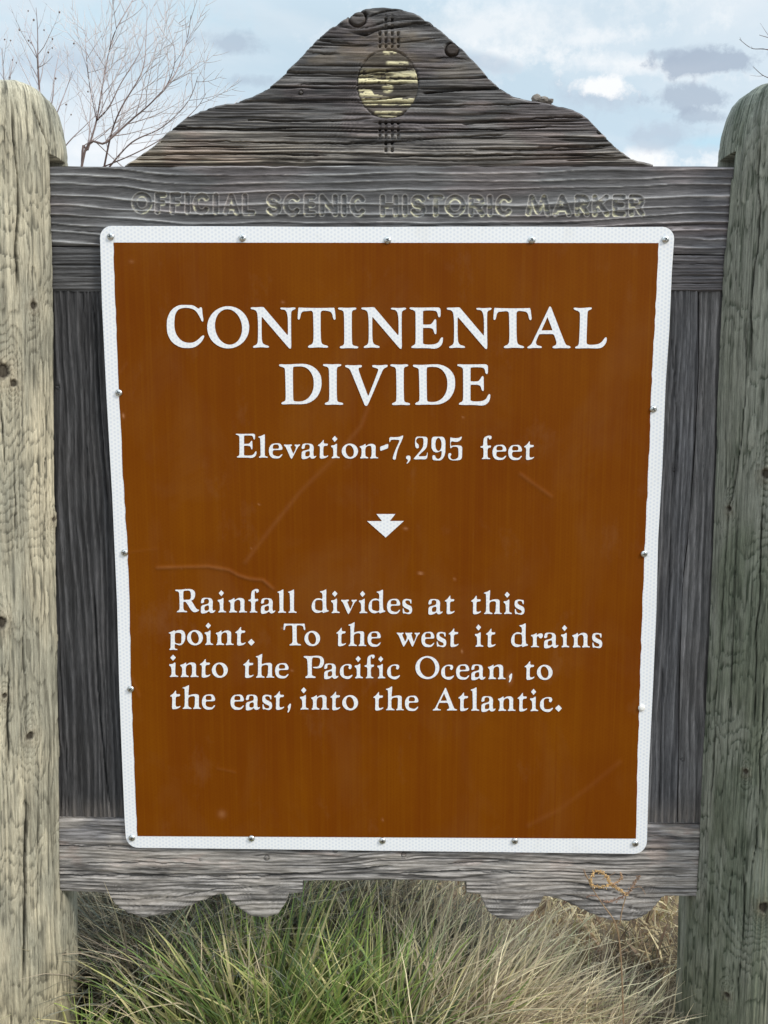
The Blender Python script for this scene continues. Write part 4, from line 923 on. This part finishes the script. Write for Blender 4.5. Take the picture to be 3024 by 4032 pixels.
# join head and cross into one mesh so that each screw is one sub-part
def joined():
    bm = bmesh.new(); bm.from_mesh(sm_me); nf = len(bm.faces); bm.from_mesh(cr_me); bm.faces.ensure_lookup_table()
    for f in bm.faces[nf:]: f.material_index = 1
    me = bpy.data.meshes.new('screw'); bm.to_mesh(me); bm.free(); me.materials.append(M_ZINC); me.materials.append(M_DRIVESHADE); return me
scr = joined()
for i, (x, y) in enumerate(SC):
    white = i == len(SC) - 1
    o = bpy.data.objects.new('screw', sm_w if white else scr); C.objects.link(o); o.parent = P_PANEL
    o.location = pt(x, y, Y_PANEL - .0002); o.rotation_euler = (rr.uniform(-.08, .08), rr.uniform(0, 1.5), rr.uniform(-.08, .08))
    if white: o['label'] = 'white painted screw head'

#@@VEG
# ------------------------------------------------------------------ grasses
rng = np.random.RandomState(11)
def blades(name, x, y, L, az, lean, droop, wid, c0, c1, label, seg=5, twist=1.0, z0=-.03, parent=None, mat=None, kink=0.0):
    N = len(x); t = np.linspace(0, 1, seg + 1)[None, :]
    dx, dy = np.cos(az)[:, None], np.sin(az)[:, None]
    out = (lean[:, None] * t + droop[:, None] * t ** 2.2) * L[:, None]
    up = (t * np.sqrt(np.clip(1 - (lean[:, None]) ** 2, .05, 1)) - droop[:, None] * .75 * t ** 2.4) * L[:, None]
    wx = (rng.rand(N, 1) - .5) * kink; wy = (rng.rand(N, 1) - .5) * kink
    sw = np.sin(t * math.pi * 1.3)
    px = x[:, None] + dx * out + wx * sw * L[:, None]; py = y[:, None] + dy * out + wy * sw * L[:, None]; pz = z0 + up
    ta = az[:, None] + math.pi / 2 + (rng.rand(N, 1) - .5) * twist * 2 + (rng.rand(N, 1) - .5) * t * 1.5
    wv = wid[:, None] * (np.clip(1.0 - t ** 2.2, .02, 1)) * (.55 + .45 * np.clip(t * 5, 0, 1)) * .5
    ox, oy = np.cos(ta) * wv, np.sin(ta) * wv
    a = np.stack([px - ox, py - oy, pz], -1); b = np.stack([px + ox, py + oy, pz], -1)
    co = np.stack([a, b], 2).reshape(-1, 3)                       # N, seg+1, 2, 3
    base = (np.arange(N) * (seg + 1) * 2)[:, None] + (np.arange(seg) * 2)[None, :]
    q = np.stack([base, base + 1, base + 3, base + 2], -1).reshape(-1, 4)
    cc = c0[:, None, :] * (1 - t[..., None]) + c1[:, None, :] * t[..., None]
    cols = np.repeat(cc[:, :, None, :], 2, 2).reshape(-1, 3)
    o = link(name, mesh_np(name, co, q, None, True, cols), mat or M_GRASS, parent)
    return tag(o, label, 'grass' if parent is None else None, None, 'stuff')
def pal(N, cs, ws, var=.2):
    c = np.array(cs)[rng.choice(len(cs), N, p=np.array(ws) / sum(ws))]
    return c * (1 + (rng.rand(N, 1) - .5) * 2 * var)
GREENS = [(.16, .24, .065), (.11, .18, .045), (.27, .34, .09), (.08, .12, .06), (.40, .39, .16), (.60, .53, .28)]
STRAW = [(.60, .52, .34), (.48, .40, .27), (.36, .29, .21), (.74, .66, .46), (.24, .19, .14)]
BLUEG = [(.20, .22, .18), (.11, .12, .10), (.28, .27, .20), (.40, .33, .26), (.07, .06, .05)]
def tuft(cx, cy, r, N):
    a = rng.rand(N) * 2 * math.pi; q = np.sqrt(rng.rand(N)) * r
    x = cx + q * np.cos(a); y = cy + q * np.sin(a)
    return x, y, np.arctan2(y - cy, x - cx) + rng.randn(N) * .5, q / r
# green tussock in front of the left half
parts = []
def add(lst, x, y, L, az, lean, droop, wid, c0, c1): lst.append((x, y, L, az, lean, droop, wid, c0, c1))
def flush(name, lst, label, **kw):
    z = [np.concatenate([l[i] for l in lst]) for i in range(9)]
    return blades(name, *z, label, **kw)
gl = []
for cx, cy, r, N, Lm, d in ((-.30, .00, .10, 560, .47, .42), (-.16, .08, .09, 300, .42, .4), (-.47, -.02, .10, 330, .36, .6), (-.03, -.04, .10, 330, .40, .5), (.13, .0, .09, 150, .38, .5), (-.66, -.12, .08, 220, .30, .85), (-.22, -.16, .12, 300, .30, .8), (-.44, -.2, .1, 200, .24, .8), (.05, -.16, .1, 160, .27, .8)):
    x, y, az, q = tuft(cx, cy, r, N)
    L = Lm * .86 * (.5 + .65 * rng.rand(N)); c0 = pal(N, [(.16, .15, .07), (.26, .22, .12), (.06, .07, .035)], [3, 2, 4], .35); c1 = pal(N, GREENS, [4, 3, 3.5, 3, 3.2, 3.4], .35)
    c0 = c0 * .65; c1 = c1 * 1.75  # brown dead bases, darkened further for the shade in the gaps; tips brightened
    add(gl, x, y, L, az, .10 + .62 * q * rng.rand(N) + .12 * rng.rand(N), d * (.2 + 1.0 * rng.rand(N)) * .62, .0052 + .0066 * rng.rand(N) ** 1.5, c0, c1)
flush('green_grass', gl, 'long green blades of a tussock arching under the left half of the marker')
gl = []
for i in range(36):
    cx = rng.uniform(-.85, .22); cy = rng.uniform(.14, .62); N = rng.randint(80, 180)
    x, y, az, q = tuft(cx, cy, .07, N)
    L = (.34 + .26 * rng.rand()) * (.6 + .5 * rng.rand(N)) * (1.0 if cx < .1 else .42); c0 = pal(N, BLUEG, [3, 3, 2, 1, 3]); c1 = pal(N, BLUEG + STRAW[:3], [3, 2, 3, 3, 1, 2, 2, 2], .4) * 1.25
    add(gl, x, y, L, az, .10 + .3 * q + .1 * rng.rand(N), (.1 + .4 * rng.rand(N)), .0034 + .0044 * rng.rand(N), c0, c1)
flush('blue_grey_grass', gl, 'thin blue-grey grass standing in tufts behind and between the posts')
gl = []
for cx, cy, N, azm, Lm in ((.05, .02, 420, .2, .46), (.20, .0, 520, .0, .44), (.34, .05, 480, .1, .34), (.48, .02, 380, .3, .27), (.28, .14, 300, .3, .30), (.0, .26, 260, 1.2, .48), (-.38, .30, 380, 2.0, .46), (.62, .06, 150, .4, .20), (-.55, .18, 300, 2.6, .42), (-.1, .4, 300, 1.5, .46), (.42, -.15, 420, .2, .26), (.22, -.18, 420, .1, .28), (.60, -.12, 200, .5, .20), (.1, -.1, 200, .4, .4), (-.35, .0, 160, 2.4, .42)):
    N = int(N * .72); x, y, az, q = tuft(cx, cy, .11, N)
    L = Lm * (.4 + .7 * rng.rand(N)); c0 = pal(N, STRAW, [1, 2, 3, 0, 5], .4) * .7; c1 = pal(N, STRAW + [(.34, .34, .20)], [4, 4, 3, 3, 3, 3], .4)
    c1 = c1 * 1.7; c0 = c0 * .8  # bases also darkened for shade between the stems, tips brightened
    az = azm + rng.randn(N) * .8
    add(gl, x, y, L, az, .25 + .4 * rng.rand(N), (.05 + .4 * rng.rand(N)), .0030 + .0046 * rng.rand(N) ** 1.4, c0, c1)
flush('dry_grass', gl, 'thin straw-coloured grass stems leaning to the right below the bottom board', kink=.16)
# low litter behind: broken straw, chips and small dry leaves
N = 26000
x = rng.uniform(-1.3, 1.9, N); y = .30 + rng.rand(N) ** 1.3 * 3.4
L = .03 + .10 * rng.rand(N); az = rng.rand(N) * 6.28
c = pal(N, [(.74, .64, .40), (.58, .47, .28), (.38, .26, .16), (.86, .78, .55), (.20, .13, .09), (.36, .32, .15)], [4, 4, 3, 3, 3, 1.5], .35)
blades('straw_litter', x, y, L, az, rng.uniform(.2, .95, N), rng.uniform(-.1, .5, N), .004 + .013 * rng.rand(N) ** 2, c * .8, c, 'pale yellow broken straw and dry leaf litter behind the marker', seg=2, z0=-.02, kink=.5)
# litter right under the marker keeps the roots covered
N = 9000
x = rng.uniform(-.95, .95, N); y = rng.uniform(-.35, .4, N); L = .04 + .12 * rng.rand(N); az = rng.rand(N) * 6.28
c = pal(N, [(.30, .24, .15), (.20, .16, .11), (.13, .12, .08), (.40, .33, .20)], [3, 3, 3, 1])
blades('grass_thatch', x, y, L, az, rng.uniform(.3, .95, N), rng.uniform(0, .5, N), .002 + .004 * rng.rand(N), c * .7, c, 'matted brown thatch at the roots of the grass', seg=2, kink=.4)
# a sparser field going back
N = 22000
d = 3.4 + rng.rand(N) ** 2 * 60; a_ = rng.uniform(-1.1, 1.1, N); x = d * np.sin(a_); y = d * np.cos(a_)
c = pal(N, STRAW + [(.14, .17, .08)], [3, 3, 3, 1, 1, 3])
blades('field_grass', x, y, .15 + .3 * rng.rand(N), rng.rand(N) * 6.28, rng.uniform(.1, .5, N), rng.uniform(0, .4, N), .006 + .008 * rng.rand(N), c * .7, c, 'dry grass of the open field far behind the marker', seg=2)

# ------------------------------------------------------------------ branching plants
class Tubes:
    def __init__(s): s.co = []; s.q = []; s.c = []
    def tube(s, pts, r0, r1, c0, c1, k=4):
        m = len(pts); b = len(s.co)
        for i, p in enumerate(pts):
            d = (pts[min(i + 1, m - 1)] - pts[max(i - 1, 0)]).normalized()
            u = d.orthogonal().normalized(); v = d.cross(u); t = i / (m - 1); r = r0 + (r1 - r0) * t
            for j in range(k):
                a = 2 * math.pi * j / k; q = p + (u * math.cos(a) + v * math.sin(a)) * r
                s.co.append((q.x, q.y, q.z)); s.c.append([c0[e] + (c1[e] - c0[e]) * t for e in range(3)])
        for i in range(m - 1):
            for j in range(k):
                s.q.append((b + i * k + j, b + i * k + (j + 1) % k, b + (i + 1) * k + (j + 1) % k, b + (i + 1) * k + j))
    def blob(s, p, r, c, R=random):
        b = len(s.co)
        for d in ((1, 0, 0), (0, 1, 0), (-1, 0, 0), (0, -1, 0), (0, 0, 1.2), (0, 0, -1.2)):
            s.co.append((p.x + d[0] * r, p.y + d[1] * r, p.z + d[2] * r)); s.c.append(c)
        for i in range(4):
            s.q.append((b + i, b + (i + 1) % 4, b + 4, b + 4)); s.q.append((b + i, b + 5, b + 5, b + (i + 1) % 4))
    def build(s, name, mat, parent=None):
        q = np.array(s.q); t = q[(q[:, 2] == q[:, 3])][:, :3]; t2 = q[q[:, 1] == q[:, 2]][:, [0, 1, 3]]
        qq = q[(q[:, 2] != q[:, 3]) & (q[:, 1] != q[:, 2])]
        return link(name, mesh_np(name, np.array(s.co), qq, np.concatenate([t, t2]), True, np.array(s.c)), mat, parent)
def resample(pts, step):
    out = [pts[0]]
    for a, b in zip(pts[:-1], pts[1:]):
        k = max(1, int((b - a).length / step))
        for i in range(1, k + 1): out.append(a.lerp(b, i / k))
    return out
def catmull(pts, k=5):
    out = []
    for i in range(len(pts) - 1):
        p0, p1, p2, p3 = pts[max(i - 1, 0)], pts[i], pts[i + 1], pts[min(i + 2, len(pts) - 1)]
        for j in range(k):
            t = j / k; out.append(.5 * ((2 * p1) + (p2 - p0) * t + (2 * p0 - 5 * p1 + 4 * p2 - p3) * t * t + (3 * p1 - p0 - 3 * p2 + p3) * t ** 3))
    return out + [pts[-1]]
def twigs(T, pts, r, depth, R, c0, c1, dens, length, start=.12, spread=.62, berries=0):
    m = len(pts); side = 1
    step = max(1, int(1 / dens))
    tot = sum((b - a).length for a, b in zip(pts[:-1], pts[1:]))
    kk = int(tot * dens)
    for k in range(kk):
        t = start + (1 - start) * (k + R.random() * .8) / kk
        f = t * (m - 1); i = min(int(f), m - 2); p = pts[i].lerp(pts[i + 1], f - i); d = (pts[i + 1] - pts[i]).normalized()
        side = -side
        u = Vector((0, 1, 0)).cross(d); u = u.normalized() if u.length > .01 else Vector((1, 0, 0))
        v = Vector((0, 1, 0))
        ang = R.uniform(-.9, .9) + (0 if side > 0 else math.pi)
        lat = (u * math.cos(ang) + v * math.sin(ang))
        nd = (d * (1 - spread * .5) + lat * spread + Vector((0, 0, .12))).normalized()
        L = length * (1 - .55 * t) * R.uniform(.55, 1.25)
        q = [p]; dd = nd.copy()
        for s_ in range(4):
            dd = (dd + d * .10 + Vector((R.uniform(-.1, .1), R.uniform(-.1, .1), .06))).normalized(); q.append(q[-1] + dd * L / 4)
        rr_ = max(r * (1 - .6 * t) * .6, .0016)
        T.tube(q, rr_, rr_ * .35, c0, c1, 3)
        if berries and R.random() < berries: T.blob(q[R.randint(2, 4)], .008 * R.uniform(.7, 1.2), (.20, .15, .13))
        if depth > 0: twigs(T, q, rr_, depth - 1, R, c1, c1, dens * 1.6, L * .5, .2, spread, berries * .6)
def bush(name, base_px, stems, y, label, rad, c0, c1, dens, length, depth, seed, dark=None, berries=0, spread=.62, group=None):
    R = random.Random(seed); gx = float(at(base_px[0], 2016, y)[0])
    e = empty(name, (gx, y, 0), label, 'bush', group)
    T = Tubes(); St = Tubes()
    for n_, (px, rs) in enumerate(stems):
        yo = R.uniform(-.12, .12)
        pts = [pt(a, b, y + yo + .25 * R.uniform(-1, 1) * (i / len(px))) for i, (a, b) in enumerate(px)]
        root = Vector((gx + R.uniform(-.05, .05), y + yo, -.05)); low = root.lerp(pts[0], .6); low.x = root.x + (pts[0].x - root.x) * .35
        if rs >= 1: pts = [root, low] + pts
        pts = catmull(pts, 6)
        St.tube(pts, rad * rs * .8, rad * .12, dark or c0, c0, 6)
        k0 = 12 if rs >= 1 else 1
        twigs(T, pts[k0:], rad * rs * .6, depth, R, c0, c1, dens, length, .02, spread, berries)
    St.build('stem', M_TWIG, e); o = T.build('twigs', M_TWIG, e); o['kind'] = 'stuff'
    return e
bush('bare_bush', (300, 650), [
  ([(322, 655), (345, 590), (380, 475), (405, 330), (430, 200), (460, 110), (522, 0), (540, -60)], 1.0), ([(322, 655), (420, 560), (520, 470), (600, 400), (690, 290), (735, 160), (752, 60)], 1.0),
  ([(410, 658), (440, 520), (480, 420), (560, 280), (575, 150), (580, 20)], .7), ([(380, 475), (430, 420), (475, 330), (548, 210), (575, 120)], .6), ([(430, 658), (520, 560), (640, 500), (740, 400), (780, 300)], .6),
  ([(380, 470), (352, 330), (340, 220), (335, 110)], .45), ([(400, 660), (540, 600), (660, 530), (770, 430), (810, 370)], .45), ([(600, 400), (660, 330), (690, 220), (660, 100)], .4)],
  2.6, 'bare reddish brown bush with upswept branches rising above the board beside the left post', .0095, (.36, .29, .28), (.72, .67, .68), 13.5, .48, 1, 5, (.09, .055, .048), group='bare bushes behind the marker')
bush('bare_bush', (150, 500), [
  ([(165, 640), (160, 420), (150, 300), (145, 220), (118, 150), (95, 90)], 1.0), ([(160, 420), (150, 250), (148, 120), (142, 30)], .6), ([(170, 520), (205, 400), (215, 300), (235, 200)], .6), ([(180, 560), (230, 430), (262, 350), (285, 280)], .5), ([(200, 650), (270, 560), (330, 500), (380, 450)], .5)],
  4.4, 'pale frosted bush with small seed heads showing over the top of the left post', .014, (.46, .41, .43), (.74, .71, .74), 9, .46, 1, 8, (.16, .11, .10), .2, group='bare bushes behind the marker')
bush('bare_bush', (-40, 500), [([(20, 640), (25, 420), (15, 300), (8, 190)], 1.0), ([(25, 420), (40, 300), (55, 220)], .6), ([(0, 500), (-30, 300), (-20, 150)], .7)],
  4.8, 'pale twiggy bush at the left edge of the photo behind the left post', .013, (.46, .41, .43), (.74, .71, .74), 9, .4, 1, 12, (.16, .12, .11), .2, group='bare bushes behind the marker')
bush('bare_bush', (3330, 500), [([(3330, 640), (3300, 420), (3230, 290), (3120, 225), (3020, 195), (2960, 190), (2912, 155)], 1.0), ([(3300, 420), (3180, 350), (3080, 320), (3010, 300), (2965, 262)], .6), ([(3250, 300), (3150, 200), (3060, 160), (2990, 138)], .5)],
  3.2, 'bare bush reaching in from the right edge above the right post', .010, (.15, .12, .12), (.24, .21, .22), 4.5, .2, 0, 15, (.08, .06, .05), 0, .5, group='bare bushes behind the marker')

# ------------------------------------------------------------------ the curled dry weed in front of the bottom board
def weed():
    R = random.Random(31); yw = -.055
    e = empty('dried_weed', pt(2440, 3900, yw), 'dried tan weed with a curled seed spike crossing the bottom board at its right end', 'weed')
    e.location.z = -.02
    T = Tubes(); c0, c1 = (.30, .20, .12), (.42, .29, .17)
    def P(l, k=6): return catmull([pt(a, b, yw + (i % 3 - 1) * .004) for i, (a, b) in enumerate(l)], k)
    st = P([(2455, 4060), (2450, 3880), (2440, 3720), (2420, 3630), (2380, 3570), (2340, 3510), (2310, 3450), (2303, 3440)])
    T.tube(st, .0018, .0010, c0, c1, 5)
    T.tube(P([(2440, 3640), (2450, 3580), (2462, 3540), (2466, 3520)]), .0014, .001, c0, c1, 4)
    T.build('stem', M_DRY, e)
    def spike(l, rad, cA, cB, dens):
        B = Tubes(); pts = resample(P(l, 8), .0012)
        B.tube(P(l), rad * .3, rad * .2, cA, cB, 4)
        for i, p in enumerate(pts):
            for _ in range(dens):
                q = p + Vector((R.gauss(0, 1), R.gauss(0, 1), R.gauss(0, 1))) * rad * .5; t = R.random()
                B.blob(q, rad * R.uniform(.28, .5), [cA[k] + (cB[k] - cA[k]) * t for k in range(3)])
        return B.build('seed_spike', M_DRY, e)
    spike([(2466, 3522), (2440, 3505), (2405, 3480), (2388, 3450), (2370, 3435), (2345, 3433), (2328, 3450), (2326, 3478), (2345, 3492), (2380, 3490), (2410, 3480)], .0038, (.52, .32, .14), (.78, .56, .28), 3)
    spike([(2410, 3482), (2432, 3474), (2446, 3456), (2444, 3442)], .0034, (.42, .26, .16), (.62, .42, .25), 3)
    spike([(2466, 3522), (2485, 3500), (2505, 3465), (2518, 3450)], .0036, (.26, .16, .11), (.42, .28, .18), 2)
    spike([(2466, 3522), (2440, 3535), (2410, 3548), (2375, 3550)], .0036, (.30, .18, .13), (.45, .30, .22), 2)
    spike([(2492, 3497), (2515, 3492), (2530, 3500), (2540, 3520)], .0018, (.28, .19, .13), (.40, .28, .18), 2)
    spike([(2310, 3455), (2303, 3440), (2300, 3425)], .0022, (.26, .16, .11), (.40, .26, .16), 2)
    spike([(2352, 3530), (2325, 3525), (2310, 3535)], .0022, (.32, .19, .14), (.45, .28, .2), 2)
    spike([(2372, 3462), (2395, 3450), (2420, 3438)], .0016, (.28, .18, .12), (.40, .26, .16), 2)
weed()
